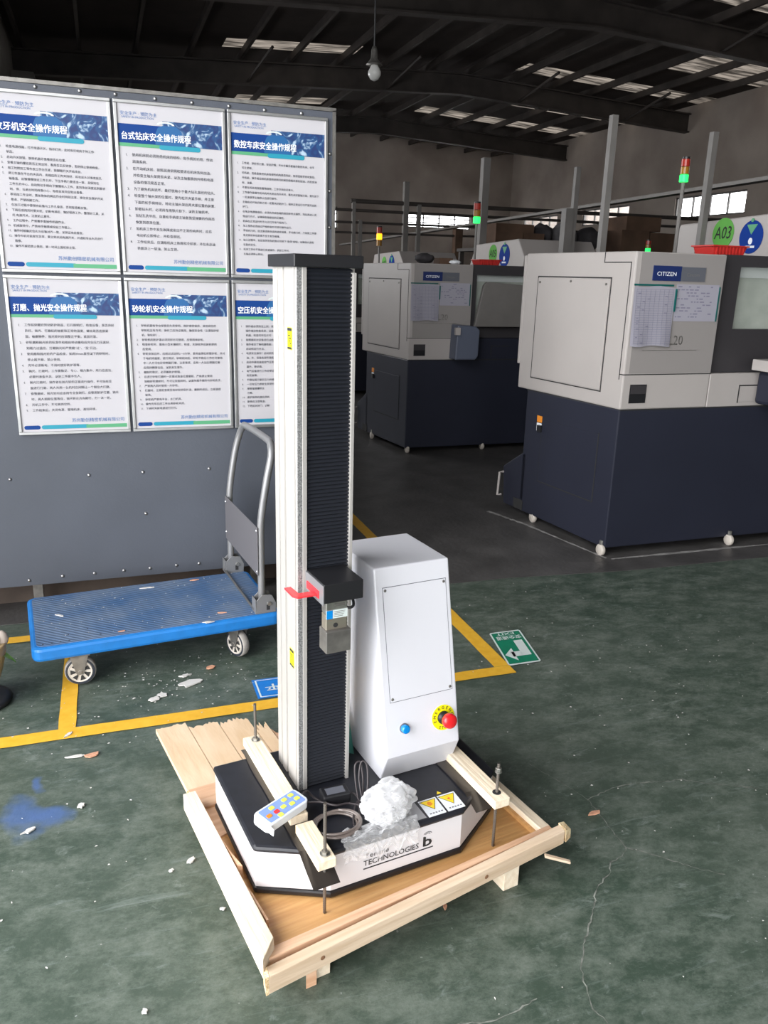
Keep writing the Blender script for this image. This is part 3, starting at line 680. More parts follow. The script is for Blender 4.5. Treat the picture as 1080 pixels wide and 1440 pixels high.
single('cardboard_box', 'small brown box on the roof of the second lathe beside the black bag', 'box', MB().box(2.9, 3.03, 6.95, 7.1, 1.615, 1.67), M['brown'], bev=.003)
blob('plastic_bag', 'small white plastic bag on the roof of the second lathe', 'bag', (2.95, 6.72, 1.632), (.05, .04, .02), M['whiteink'], 8)

# ================================================================== POSTER BOARD
BY = 3.62
bd = thing('notice_board', 'slate grey notice board of riveted sheet carrying six framed posters', 'board', (.1, 3.64, .0))
part('panel', MB().box(-1.6, .985, BY, BY+.02, .14, 2.165), M['board'], bd)
part('edge_frame', MB().box(.985, 1.0, BY-.004, BY+.03, .14, 2.17), M['dsteel'], bd)
part('edge_frame', MB().box(-1.6, 1.0, BY-.004, BY+.03, 2.166, 2.18), M['dsteel'], bd)
for x in (-1.3, -.36, .62): part('leg', MB().box(x-.02, x+.02, BY+.03, BY+.07, 0, 2.1), M['dsteel'], bd)
for x, z in [(-.422, .628), (-.106, .63), (.121, .631), (.413, .632), (.123, .438), (-.389, .165), (-.251, .172), (-.116, .172), (.011, .173), (.127, .173), (.246, .176), (.35, .176), (.6, .178),
             (-.33, 2.155), (-.186, 2.155), (-.027, 2.155), (.104, 2.155), (.254, 2.152), (.398, 2.15), (.546, 2.15), (.693, 2.148), (.85, 2.148), (.975, 2.0), (.975, 1.85), (.975, 1.7), (.975, 1.55)]:
    part('screw', MB().lathe([(.008, 0), (.0065, .004), (.002, .006)], (x, BY, z), 10, (0, -1, 0)), M['alu'], bd, sm=True)
single('timber_plinth', 'low dark timber block on the floor behind the notice board', 'timber', MB().box(-1.5, 1.0, 3.78, 3.9, .003, .12), M['lowbox'])

PX = [(-.366, .082), (.092, .527), (.536, .962)]
ROWS = [(1.476, 2.138), (.818, 1.466)]
bodies = {
 'tap': ['1.  检查电源线路，打开电源开关，指示灯亮，此时攻牙机处于待工作', '    状态。', '2.  启动开关按钮，旋转机器牙锥看是否在位置。', '3.  查看主轴内螺纹是否正常运转，看是否正反转停，否则停止使用检查。', '4.  加工时把加工零件放工作台压紧，踩脚踏开关开始攻丝。', '5.  把工件放在平台的夹具内，用相应的工件夹持好，将攻丝头对准攻丝孔',
         '    轴垂直，丝锥慢慢接近工件孔时，下压手柄力要适当一致，且保持在', '    工件孔的中心，自动转动手柄向下慢慢攻入工件，直到攻丝深度达到要求', '    时，停，当退出时同样需小心，每根丝攻完应取出看看。', '6.  移动加工作业时，要从物体的两边作业时特别注意，按住安全保护开关', '    推进，严禁踩脚工作。', '7.  在加工过程中要保持丝锥与工件孔垂直，否则容易断丝锥。', '8.  下班后或用完时要关机，切断电源后，做好保养工作，整理好工具，关',
         '    灯,电源开关，注意防止漏电。', '9.  工作过程中，严禁戴手套操作机器作业。', '10. 机械旋转中，严禁用手触摸或拉扯工作面上。', '11. 操作时精确定位孔与丝锥对齐一致，以保证攻丝垂直。', '12. 操作中机可能发生异常，要立即关闭电源开关，并通知专业人员进行', '    维修。', '13. 操作不规范禁止使用，第一时间上报机修主管。'],
 'drill': ['1.  使用机床前必须熟悉机床的结构、各手柄的功用、传动', '    润滑系统。', '2.  在开动机床前，按照润滑说明和要求在机床各处加油，', '    并检查主轴头架是否夹紧，以及主轴套筒的升降和电器', '    设备的情况是否正常。', '3.  为了避免机床损坏，最好使用小于最大钻孔直径的钻头。', '4.  检查整个轴头架的位置时，要先松开夹紧手柄，并注意',
           '    下面的松手柄转动，转动主轴头架后再夹紧位置的装置。', '5.  卸载钻头时，必须用专用铁片卸下，以防主轴损坏。', '6.  当钻孔洗毕后，自重松手柄使主轴套筒受弹簧的作用而', '    恢复到原来位置。', '7.  如机床工作中发生故障或发出不正常的响声时，应将', '    电动机立即停止，并检查原因。', '8.  工作结束后，应清除机床上铁屑和冷却液，并在未涂油', '    表面涂上一层油，防止生锈。'],
 'cnc': ['1.  工作前，穿好劳工服、安全护帽，不允许戴手套操作数控车床，也不', '    可扎领带。', '2.  开机前，应检查数控机床各部件机构是否完好，各按钮能否自动复位。', '    开机前，操作者应按机床使用说明书的规定给相关部位加油，并检查油', '    标、油量。', '3.  不要在机床周围放置障碍物，工作空间应足够大。', '4.  工作操作盘操作前关机并关闭总的开关时，要先关好副轴冷却，要先按下',
         '    一定速度停主轴停止后进行操作。', '5.  主轴启动开始切削之前一定要关好防护门，程序正常运行中严禁开启防', '    护门。', '6.  在每次电源接通后，必须先完成各轴的返回参考点操作，然后再进入其', '    他运行方式，以确保各轴坐标的正确性。', '7.  机床在正常运行时不允许打开电气柜的门。', '8.  加工程序必须经过严格检查方可进行操作运行。', '9.  手动对刀时，应注意选择合适的进给速度，手动换刀时，刀架距工件要',
         '    有足够的转位距离不至于发生碰撞。', '10. 加工过程中，如出现异常危机情况可按下“急停”按钮，以确保人身和', '    设备的安全。', '11. 机床工作中不得进行变速操作，装卸工件时，', '    主轴必须停止转动。'],
 'polish': ['1.  工作前穿戴好劳动防护用品，打开照明灯，检查设备，是否良好', '    良好。抛光、打磨机的轴套和正常的温度，螺丝是否连接紧', '    固，被磨物件，抛光轮时应调整正平衡，紧固可靠。', '2.  砂轮磨和抛光轮的标准件和相应转动螺母应完全压力压紧好，', '    如碰力过猛位。打磨抛光轮严禁磨“过”、“歪”开边。', '3.  使用磨和抛光轮的产品检查，如用30mm直径以下的砂轮时，', '    停止超平磨，禁止使用。', '4.  完毕必须断电，不用时放好防护罩等。', '5.  抛光、打磨时，工作要稳妥、专心、精力集中、用力应适当，',
            '    必要时准备夹具，以防工件脱手伤人。', '6.  抛光打磨时，操作者在抛光轮的正面进行操作，不可站在反', '    面进行打磨。两人共用一台机时应间隔让一个侧位大打磨。', '7.  修整磨轮、抛光轮时应该用专业金刚石，应使用防护打磨、抛光', '    时，两人相距位置等应，抛光轮左方向距行，打一次一轮。', '8.  开机工作中，不可离岗空转。', '9.  工作结束后，关闭电源，整理机床，清扫环境。'],
 'grind': ['1.  砂轮机要有专业保管员负责使用、维护维修保养，其他岗位的', '    砂轮机应有专用，操作工应持证使用，确保安全性（主要指砂轮', '    机、软轮砂）。', '2.  砂轮机的防护罩必须完好方可使用，应使用单砂轮。', '3.  检查砂轮时，要用小型木锤轻打，检查、无裂纹声后装机使用', '    后使用。', '4.  砂轮安装后时，应经过试运转2～3分钟，要用金刚石修整砂轮，并对', '    于电机转速度，进行调试。砂轮起动后，砂轮平稳后工作方可使用', '    中一人方可在砂轮侧面打磨，注意事项，应有一人站在侧面打磨',
           '    应保持侧身站位，以防发生意外。', '5.  磨削时稳定，必须戴防护眼镜。', '6.  在进行砂轮打磨时一定要对准该位置磨削，严格禁止使用', '    如碰砂轮磨损时，不可让双面同时，以避免粗手磨的与砂轮伤手。', '7.  严禁两人同时使用一片砂轮。', '8.  打磨时，注意检查是否有砂轮碎裂片进，磨削完成后，立即清理', '    现场。', '9.  砂轮机严禁电平台，水刀机具。', '10. 操作完毕后应工作台用砂轮关闭。', '11. 下班时关掉电源进行打扫。'],
 'air': ['1.  操作者必须持证上岗，熟悉设备', '    操作者应检查系统，设备安全可靠', '    机器。检查完毕后方可', '2.  按照规定对设备进行点检。', '3.  操作者应了解机器性能，熟练操作', '    启动和运行方法。', '4.  电源安全操作！启动前检查空压机', '    油、水、设备各部件是否良好', '5.  启动中要检查监控气压表', '    温升、振动值。', '6.  电气设备进行工作应保证绝缘', '    的无故障。', '7.  不得在超于额定压力的情况下', '8.  一旦有压力表发生异常时',
         '9.  排放储液罐积水', '    污物。', '10. 维护保养机器应停机', '11. 夏季应注意降温，', '12. 下班前关好门，切断'],
}
posters = [(0, 0, '攻牙机安全操作规程', 'tap', 'framed safety poster at the left end of the top row, cut by the picture edge', 33),
           (1, 0, '台式钻床安全操作规程', 'drill', 'framed safety poster in the middle of the top row', 26),
           (2, 0, '数控车床安全操作规程', 'cnc', 'framed safety poster at the right end of the top row, above the column cap', 33),
           (0, 1, '打磨、抛光安全操作规程', 'polish', 'framed safety poster at the left end of the bottom row', 29),
           (1, 1, '砂轮机安全操作规程', 'grind', 'framed safety poster in the middle of the bottom row', 30),
           (2, 1, '空压机安全操作规程', 'air', 'framed safety poster right end of bottom row, half hidden by silver column', 30)]
for ci, ri, title, key, label, wch in posters:
    x0, x1 = PX[ci]; z0, z1 = ROWS[ri]; w = x1-x0; h = z1-z0
    T = thing('framed_poster', label, 'poster', ((x0+x1)/2, BY-.004, z0), 0, 'six safety posters on the board')
    fw = .013; D0 = BY-.016
    fb = MB(); fb.box(x0, x1, D0, BY-.001, z0, z0+fw); fb.box(x0, x1, D0, BY-.001, z1-fw, z1); fb.box(x0, x0+fw, D0, BY-.001, z0+fw, z1-fw); fb.box(x1-fw, x1, D0, BY-.001, z0+fw, z1-fw)
    part('frame', fb, M['alu'], T, .002)
    part('sheet', MB().box(x0+fw, x1-fw, BY-.009, BY-.003, z0+fw, z1-fw), M['paper'], T)
    a0 = x0+fw; W_ = w-2*fw; b0 = z0+fw; H_ = h-2*fw
    Y = BY-.0095
    P = lambda fx, fz, k=0: (a0+fx*W_, Y-.0003*k, b0+(1-fz)*H_)
    def quad(name, f0, f1, g0, g1, m, k, lab=None, round_=False):
        mb = MB(); 
        if round_:
            r = (g1-g0)/2*H_/W_; pts = []
            for i in range(7): a = pi/2+pi*i/6; pts.append((f0+r+r*cos(a), (g0+g1)/2-(g1-g0)/2*sin(a)))
            for i in range(7): a = -pi/2+pi*i/6; pts.append((f1-(r if round_ == 2 else 0)+(r*cos(a) if round_ == 2 else 0), (g0+g1)/2-(g1-g0)/2*sin(a)))
            mb.add([P(p[0], p[1], k) for p in pts], [tuple(range(len(pts)))])
        else: mb.add([P(f0, g0, k), P(f1, g0, k), P(f1, g1, k), P(f0, g1, k)], [(0, 1, 2, 3)])
        return part(name, mb, m, T)
    quad('banner', 0, .62, .115, .225, M['blue1'], 1)
    quad('photo', .42, .995, .085, .228, M['photo'], 2)
    # translucent-looking lighter blue blob under the title
    mb = MB(); pts = [(.345, .2265), (.35, .16), (.375, .125), (.42, .112), (.55, .112), (.60, .14), (.62, .19), (.63, .2265)]
    mb.add([P(p[0], p[1], 3) for p in pts], [tuple(range(len(pts)))]); part('banner_swoosh', mb, M['blue2'], T)
    mb = MB(); pts = []
    for i in range(13): a = pi*i/12; pts.append((.45+.085*cos(a), .108-.020*sin(a)))
    for i in range(13): a = pi-pi*i/12; pts.append((.45+.062*cos(a), .108-.010*sin(a)))
    mb.add([P(p[0], p[1], 4) for p in pts], [(i, i+1, 24-i, 25-i) for i in range(12)]); part('pipe_picture', mb, M['swhite'], T)
    quad('stripe_green', 0, .40, .225, .245, M['pgreen'], 3); quad('stripe_teal', .38, .78, .225, .252, M['teal'], 4, round_=2)
    mb = MB(); text(mb, title, .03, lambda x, y, z: P(.03+x/W_, .205-y/H_, 5), width=.66*W_ if len(title) > 9 else .61*W_, height=.030, bold=.0007); part('title', mb, M['whiteink'], T, label=title)
    mb = MB(); text(mb, '安全生产 · 预防为主', .014, lambda x, y, z: P(.03+x/W_, .066-y/H_, 2), width=.34*W_); text(mb, 'SAFETY IN PRODUCTION', .006, lambda x, y, z: P(.04+x/W_, .082-y/H_, 2), width=.30*W_)
    part('header', mb, M['inkb'], T)
    lines = bodies[key]; n = len(lines); dz = min(.6/n, .042)
    mb = MB(); size = W_*.86/(wch+2.0)
    for i, ln in enumerate(lines):
        sz = size*1.06; ind = 2.2*size if ln.startswith('    ') else 0; num, _, rest = ln.partition('  ') if not ln.startswith('    ') else ('', '', ln)
        zf = .30+i*dz
        if ind: text(mb, ln.strip(), sz, lambda x, y, z: P(.055+(2.0*size+x)/W_, zf-y/H_, 2), res=1, bold=.00012)
        else:
            k = ln.split(' ', 1); text(mb, k[0], sz, lambda x, y, z: P(.055+x/W_, zf-y/H_, 2), res=1, bold=.00012)
            text(mb, k[1].strip(), sz, lambda x, y, z: P(.055+(2.0*size+x)/W_, zf-y/H_, 2), res=1, bold=.00012)
    part('body_text', mb, M['ink'], T)
    mb = MB(); text(mb, '苏州勤创精密机械有限公司', .016, lambda x, y, z: P(.47+x/W_, .942-y/H_, 2), width=.50*W_); part('company_name', mb, M['inkb'], T, label='company name in blue characters')
    quad('footer_capsule', .02, .17, .958, .985, M['blue1'], 2, round_=2)
    quad('footer_bar', .18, .62, .958, .985, M['teal'], 2, round_=1); quad('footer_bar', .6, .995, .96, .985, M['pgreen'], 3)

# ================================================================== TROLLEY  (local yaw 6)
TY = 6
tr = thing('platform_trolley', 'blue platform trolley with a grey tube push handle', 'trolley', (.44, 3.1, 0), TY)
u0, u1, v0, v1 = -.025, .905, 2.85, 3.37
def rrect(x0, x1, y0, y1, r, n=6):
    P = []
    for (cx, cy, a) in ((x1-r, y0+r, -90), (x1-r, y1-r, 0), (x0+r, y1-r, 90), (x0+r, y0+r, 180)):
        for i in range(n+1): t = radians(a+90*i/n); P.append((cx+r*cos(t), cy+r*sin(t)))
    return P
deck = part('platform', MB().prism(rrect(u0, u1, v0, v1, .035), .135, .188), M['tblue'], tr, .012)
part('ribbed_mat', MB().prism(rrect(u0+.018, u1-.018, v0+.018, v1-.018, .03), .187, .190), M['tread'], tr)
for i, (a, b_) in enumerate(((.0, 2.885), (.03, 2.885), (.06, 2.887), (.09, 2.888), (.09, 2.94), (.20, 2.90), (.16, 2.97), (.79, 2.93), (.55, 2.98))):
    part('drain_hole', MB().cyl((u0+.04+a, b_, .1895), (u0+.04+a, b_, .1905), .0035, 8), M['seam'], tr)
hu = .835; vn, vf = 2.895, 3.43-.05
hp = [(hu, vf, .19), (hu, vf, .50), (hu+.006, vf, .60), (hu+.03, vf, .74), (hu+.05, vf-.01, .82), (hu+.058, vf-.04, .858), (hu+.06, vf-.09, .872),
      (hu+.06, vn+.09, .872), (hu+.058, vn+.04, .858), (hu+.05, vn+.01, .82), (hu+.03, vn, .74), (hu+.006, vn, .60), (hu, vn, .50), (hu, vn, .19)]
def smoothpath(P, k=3):
    P = [Vector(p) for p in P]; out = []
    for i in range(len(P)-1):
        p0 = P[max(i-1, 0)]; p1 = P[i]; p2 = P[i+1]; p3 = P[min(i+2, len(P)-1)]
        for j in range(k):
            t = j/k; out.append(tuple(.5*((2*p1)+(p2-p0)*t+(2*p0-5*p1+4*p2-p3)*t*t+(3*p1-p0-3*p2+p3)*t**3)))
    out.append(tuple(P[-1])); return out
part('handle_tube', MB().tube(smoothpath(hp), .0145, 12), M['gtube'], tr, sm=True)
hpan = part('handle_panel', MB().box(hu-.018, hu-.014, vn-.012, vf+.012, .345, .545), M['gplate'], tr, .002)
for (v, z) in ((vn, .53), (vn, .36), (vf, .52), (vf, .38)): part('rivet', MB().lathe([(.006, 0), (.004, .003)], (hu-.018, v, z), 8, (-1, 0, 0)), M['alu'], hpan)
for v in (vn, vf):
    b = MB(); pr = [(hu-.03, .19), (hu+.05, .19), (hu+.052, .225), (hu+.035, .262), (hu-.005, .268), (hu-.028, .245)]
    b.prism(pr, v-.026, v-.022, 'y'); b.prism(pr, v+.020, v+.024, 'y'); b.box(hu-.034, hu-.03, v-.026, v+.024, .19, .25); b.box(hu-.034, hu+.05, v-.03, v+.03, .189, .192)
    br = part('hinge_bracket', b, M['gtube'], tr, .001)
    part('bolt', MB().cyl((hu+.022, v-.034, .228), (hu+.022, v-.026, .228), .008, 8), M['steelb'], br)
    part('slot', MB().box(hu+.012, hu+.026, v-.0265, v-.026, .20, .222), M['seam'], br)
part('hinge_bar', MB().box(hu-.034, hu-.03, vn, vf, .193, .205), M['dsteel'], tr)
def wheel(u, v, ang):
    a = radians(ang); ax = (cos(a), sin(a), 0)      # axle direction
    w = part('caster', MB().lathe([(.030, -.016), (.052, -.016), (.0555, -.012), (.0565, 0), (.0555, .012), (.052, .016), (.030, .016)], (u, v, .0605), 28, ax), M['tyre'], tr, sm=True)
    for s in (-1, 1):
        c = (u+ax[0]*.0165*s, v+ax[1]*.0165*s, .0605)
        part('hub_ring', MB().lathe([(.052, 0), (.052, .001), (.046, .0022), (.044, 0)], c, 28, tuple(x*s for x in ax)), M['rubber'], w)
        part('hub_face', MB().lathe([(.044, 0), (.042, .003), (.038, .001), (.012, .001), (.011, .007), (.004, .008)], c, 24, tuple(x*s for x in ax)), M['hub'], w)
        sp = MB(); A = Vector(ax)*s; e1 = Vector((-ax[1], ax[0], 0)); e2 = Vector((0, 0, 1)); C = Vector(c)+A*.0032
        for k in range(7):
            t = 2*pi*k/7; q = [(.016, t-.25), (.036, t-.28), (.036, t+.28), (.016, t+.1)]
            sp.add([tuple(C+e1*r*cos(x)+e2*r*sin(x)) for r, x in q], [(0, 1, 2, 3)])
        part('spoke_gap', sp, M['seam'], w)
    sd = Vector((-ax[1], ax[0], 0)); f = MB()
    for s in (-1, 1):
        A = Vector(ax)*s*.024; c = Vector((u, v, 0))+A
        q = [tuple(c+sd*(-.012)+Vector((0, 0, .05))), tuple(c+sd*.012+Vector((0, 0, .05))), tuple(c+sd*.034+Vector((0, 0, .132))), tuple(c-sd*.034+Vector((0, 0, .132)))]
        o = Vector(ax)*.002; f.add(q+[tuple(Vector(x)+o) for x in q], [(0, 1, 2, 3), (7, 6, 5, 4), (0, 4, 5, 1), (1, 5, 6, 2), (2, 6, 7, 3), (3, 7, 4, 0)])
    f.box(u-.035, u+.035, v-.035, v+.035, .128, .135); f.cyl(tuple(Vector((u, v, .0605))-Vector(ax)*.027), tuple(Vector((u, v, .0605))+Vector(ax)*.027), .007, 8)
    part('fork', f, M['dsteel'], w)
wheel(.135, 2.90, 262-180); wheel(.735, 2.905, 205-180); wheel(.10, 3.30, 10); wheel(.80, 3.30, 60)

# ================================================================== PALLET (local yaw 10.5)
PY = 10.5
pl = thing('wooden_pallet', 'broken crate base of pine and plywood under the testing machine', 'pallet', (.9, 1.6, 0), PY)
def rag(x0, x1, y, amp, n): return [(x0+(x1-x0)*i/n, y+random.uniform(-amp, amp)) for i in range(n+1)]
for (a, b_, z) in ((.585, .625, .056), (1.122, 1.17, .07)):
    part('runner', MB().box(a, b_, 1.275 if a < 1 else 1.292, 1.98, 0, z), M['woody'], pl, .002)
part('runner', MB().box(.86, .90, 1.34, 1.98, 0, .056), M['woody'], pl, .002)
# front cross plywood
part('deck_sheet', MB().box(.50, 1.30, 1.315, 1.96, .057, .076), M['ply'], pl, .001, label='orange plywood sheet under the machine')
# rear planks with ragged ends
for (a, b_, ye, am) in ((.503, .60, 2.32, .006), (.601, .695, 2.285, .01), (.696, .79, 2.265, .016), (.791, .835, 2.19, .03)):
    top = rag(a, b_-.002, ye, am, 15); poly = [(a, 1.962), (b_-.002, 1.962)]+top[::-1]
    part('plank', MB().prism(poly, .058, .074), M['plyy'], pl)
part('plank', MB().prism([(.835, 2.0), (.86, 2.03), (.85, 2.09), (.87, 2.12), (.845, 2.14), (.838, 2.17)], .06, .068), M['woodp'], pl, label='pink splintered flap')
part('plank', MB().prism([(.503, 1.86), (.60, 1.86), (.60, 1.955), (.503, 1.955)], .076, .082), M['woodp'], pl)
part('plank', MB().prism([(.507, 1.72), (.57, 1.74), (.575, 1.85), (.507, 1.85)], .076, .081), M['woodp'], pl)
# side and front rails
part('side_rail', MB().hexa([(.462, 1.262, .075), (.505, 1.30, .075), (.505, 1.885, .075), (.470, 1.885, .075)], [(.462, 1.262, .125), (.505, 1.31, .125), (.505, 1.885, .125), (.470, 1.885, .125)]), M['woody'], pl, .002, label='left rail in pale pine with strong daylight put into its colour')
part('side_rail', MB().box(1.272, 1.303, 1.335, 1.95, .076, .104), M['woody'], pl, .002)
part('side_rail', MB().box(1.262, 1.271, 1.35, 1.95, .076, .088), M['ply'], pl)
part('splinter', MB().prism([(.507, 1.70), (.512, 1.56), (.522, 1.555), (.512, 1.62)], .08, .118), M['woodp'], pl)
part('splinter', MB().prism([(.507, 1.50), (.512, 1.37), (.517, 1.37), (.513, 1.46)], .08, .115), M['woodp'], pl)
part('front_rail', MB().hexa([(.475, 1.285, .06), (1.30, 1.32, .072), (1.30, 1.338, .072), (.475, 1.312, .06)], [(.475, 1.285, .098), (1.30, 1.322, .106), (1.30, 1.338, .106), (.475, 1.312, .098)]), M['woodp'], pl, .002)
fr = part('front_beam', MB().hexa([(.468, 1.245, .048), (1.312, 1.288, .078), (1.318, 1.315, .078), (.474, 1.272, .048)], [(.468, 1.245, .095), (1.312, 1.288, .118), (1.318, 1.315, .118), (.474, 1.272, .095)]), M['woodx'], pl, .002, label='loose pine beam along the front, knotty')
part('rough_end', MB().hexa([(.462, 1.246, .046), (.468, 1.245, .048), (.474, 1.272, .048), (.466, 1.272, .05)], [(.460, 1.246, .092), (.468, 1.245, .0955), (.474, 1.272, .0955), (.466, 1.272, .093)]), M['endg'], fr)
part('rough_end', MB().hexa([(1.318, 1.287, .08), (1.338, 1.292, .085), (1.340, 1.315, .085), (1.318, 1.316, .08)], [(1.315, 1.287, .119), (1.336, 1.292, .112), (1.334, 1.318, .118), (1.315, 1.318, .121)]), M['endg'], fr)
for (u, z) in ((.595, .078), (1.05, .088)): part('knot', MB().lathe([(.006, 0), (.004, .0012)], (u, 1.245+(u-.468)*.051, z), 10, (0, -1, 0)), mat('dark_knot', (.2, .1, .05), .8), fr)
part('splinter', MB().hexa([(1.225, 1.262, .085), (1.29, 1.235, .06), (1.295, 1.243, .06), (1.23, 1.27, .085)], [(1.225, 1.262, .093), (1.29, 1.235, .067), (1.295, 1.243, .067), (1.23, 1.27, .093)]), M['woodx'], pl, .001)
part('splinter', MB().prism([(.56, 1.262), (.585, 1.262), (.59, 1.272), (.565, 1.272)], .0, .05), M['woodp'], pl)

# ================================================================== TESTING MACHINE (local yaw 8)
TA = 8
tt = thing('tensile_tester', 'single-column tensile testing machine with black bellows, standing on the pallet', 'machine', (.81, 1.65, .078), TA)
octo = [(.468, 1.52), (.624, 1.43), (.985, 1.43), (1.15, 1.535), (1.15, 1.865), (.468, 1.865)]
def grow(P, d):
    cx = .81; cy = 1.65; return [(p[0]+d*(1 if p[0] > cx else -1)*(1 if p[0] in (.468, 1.15) else .5), p[1]+d*(1 if p[1] > cy else -1)*(1 if p[1] in (1.43, 1.865) else .3)) for p in P]
part('base_rim', MB().prism(grow(octo, .004), .078, .097), M['black'], tt, .006)
part('base_body', MB().prism(octo, .097, .195), M['tsilver'], tt, .0015)
part('base_deck', MB().prism(grow(octo, .005), .195, .213), M['deckb'], tt, .008)
# column
prof = [(.636, 1.672), (.636, 1.684), (.641, 1.6845), (.641, 1.690), (.636, 1.6905), (.636, 1.746), (.6415, 1.7465), (.6415, 1.760), (.636, 1.7605), (.636, 1.790), (.641, 1.7905), (.641, 1.797), (.636, 1.7975), (.636, 1.824), (.776, 1.824), (.776, 1.676), (.766, 1.674), (.766, 1.69), (.66, 1.69), (.66, 1.674)]
part('column', MB().prism(prof, .213, 1.514), M['extr'], tt, .0008, label='ribbed silver aluminium column')
part('steel_strip', MB().box(.6365, .6475, 1.6695, 1.674, .213, 1.514), M['knurl'], tt)
part('guide_rail', MB().box(.6478, .659, 1.668, 1.676, .213, 1.514), M['extr'], tt, .001)
part('guide_rail', MB().box(.7675, .7765, 1.667, 1.676, .213, 1.505), M['extr'], tt, .001)
bl = MB(); n = 143; zz0 = .214; dz = (1.513-zz0)/n
pts = []
for i in range(n): pts += [(zz0+i*dz, 1.6755), (zz0+(i+.5)*dz, 1.6705)]
pts.append((zz0+n*dz, 1.6755))
for z, v in pts: bl.v += [(.658, v, z), (.7685, v, z)]
bl.f = [(2*i, 2*i+1, 2*i+3, 2*i+2) for i in range(len(pts)-1)]
part('bellows', bl, M['bellow'], tt, label='black pleated bellows cover')
part('column_cap', MB().box(.627, .79, 1.66, 1.832, 1.514, 1.541), M['black'], tt, .002)
for z0, z1 in ((1.336, 1.385), (.550, .598)):
    lb = part('scale_label', MB().box(.6352, .636, 1.699, 1.727, z0, z1), M['yel'], tt, label='small yellow caution label')
    part('label_mark', MB().box(.6348, .6352, 1.70, 1.726, z1-.008, z1-.001), M['seam'], lb); part('label_mark', MB().box(.6348, .6352, 1.70, 1.726, z0+.001, z0+.006), M['seam'], lb)
    mb = MB()
    for k in range(4): mb.box(.6348, .6352, 1.703+.005*(k % 2), 1.712+.004*k, z0+.012+k*.006, z0+.0145+k*.006)
    part('label_print', mb, M['seam'], lb)
# carriage, load cell, grip
part('carriage', MB().box(.6575, .757, 1.56, 1.674, .775, .822), M['black'], tt, .002)
cp = part('carriage_side_plate', MB().box(.6545, .6572, 1.558, 1.672, .772, .820), mat('satin_aluminium', (.22, .22, .23), .4, .3), tt, .0005)
r = MB(); r.prism([(.596, 1.655), (.596, 1.60), (.604, 1.588), (.655, 1.588), (.655, 1.61), (.615, 1.61), (.612, 1.655)], .787, .791); r.box(.652, .6545, 1.582, 1.655, .782, .80)
part('limit_pointer', r, M['redac'], tt, label='red plastic limit pointer hooked round the column')
lc = part('load_cell', MB().box(.668, .722, 1.572, 1.60, .742, .776), M['steelb'], tt, .002)
part('cell_body', MB().box(.668, .722, 1.572, 1.60, .701, .7405), mat('warm_steel', (.42, .38, .31), .4, .8), lc, .002)
part('cell_slot', MB().box(.690, .715, 1.5712, 1.572, .760, .767), M['dsteel'], lc); part('cell_hole', MB().cyl((.692, 1.5712, .713), (.692, 1.573, .713), .006, 10), M['seam'], lc)
ll = part('cell_label', MB().box(.6685, .7215, 1.5705, 1.572, .731, .752), M['swhite'], tt)
part('label_badge', MB().box(.6685, .684, 1.5700, 1.5706, .731, .752), M['bluebtn'], ll)
mb = MB()
for k in range(4): mb.box(.688, .710+.002*k, 1.5700, 1.5704, .735+k*.004, .7362+k*.004)
part('label_print', mb, M['dsteel'], ll)
part('grip_block', MB().box(.664, .727, 1.560, 1.604, .647, .703), M['dsteel'], tt, .002)
part('cell_cable', MB().tube(smoothpath([(.722, 1.585, .748), (.735, 1.58, .747), (.744, 1.585, .752), (.746, 1.60, .765), (.744, 1.62, .776)]), .0035, 8), M['black'], tt, sm=True)
# control housing
hp = [(1.625, .213), (1.590, .296), (1.694, .787), (1.925, .787), (1.885, .213)]
hs = part('control_housing', MB().prism(hp, .849, 1.071, 'x'), M['twhite'], tt, .004, label='light grey sloping control housing')
SL = .2118
def HF(u, s, o=0):      # point on the sloping front: s = height z along the face, o outward
    n = Vector((0, -1, SL)).normalized(); return (u, 1.590+(s-.296)*SL+n.y*o, s+n.z*o)
ap = part('access_panel', MB().box(.871, 1.057, .440, .735, 0, .0012, HF), M['twhite'], tt, label='access cover outlined by a thin seam')
sb = MB()
for (a, b_, c, d) in ((.8695, .871, .4385, .7365), (1.057, 1.0585, .4385, .7365), (.8695, 1.0585, .4385, .44), (.8695, 1.0585, .735, .7365)): sb.box(a, b_, c, d, 0, .0006, HF)
part('seam', sb, M['npgrey'], ap)
nn = (0, -1, SL)
for (u, z) in ((.877, .728), (1.051, .728), (.877, .447), (1.051, .447)): part('screw', MB().lathe([(.0042, 0), (.003, .002)], HF(u, z, .0012), 10, nn), M['dsteel'], ap)
bb = part('start_button', MB().lathe([(.013, 0), (.013, .004)], HF(.905, .366), 20, nn), M['npgrey'], tt)
part('button_cap', MB().lathe([(.0115, .0), (.0115, .010), (.009, .0125), (.003, .013)], HF(.905, .366, .004), 20, nn), M['bluebtn'], bb, sm=False, label='blue push button')
eb = part('emergency_disc', MB().lathe([(.0345, 0), (.0345, .0015)], HF(1.0245, .368), 32, nn), M['yel'], tt, label='round yellow EMERGENCY STOP plate')
mb = MB()
def arc_text(word, r, a0, a1, size, inside=False):
    for i, ch in enumerate(word):
        a = radians(a0+(a1-a0)*i/(len(word)-1)); vs, fs = glyphs(ch, size, align='CENTER', bold=.0002)
        rot = a-pi/2 if not inside else a+pi/2
        mb.add(vs, fs, lambda x, y, z: HF(1.0245+r*cos(a)+x*cos(rot)-(y-size*.35)*sin(rot), .368+(r*sin(a)+x*sin(rot)+(y-size*.35)*cos(rot))*.978, .0022+z*.0001))
arc_text('EMERGENCY', .0275, 195, -15, .0115); arc_text('STOP', .0275, 243, 297, .0105, True)
part('lettering', mb, M['seam'], eb, label='EMERGENCY STOP')
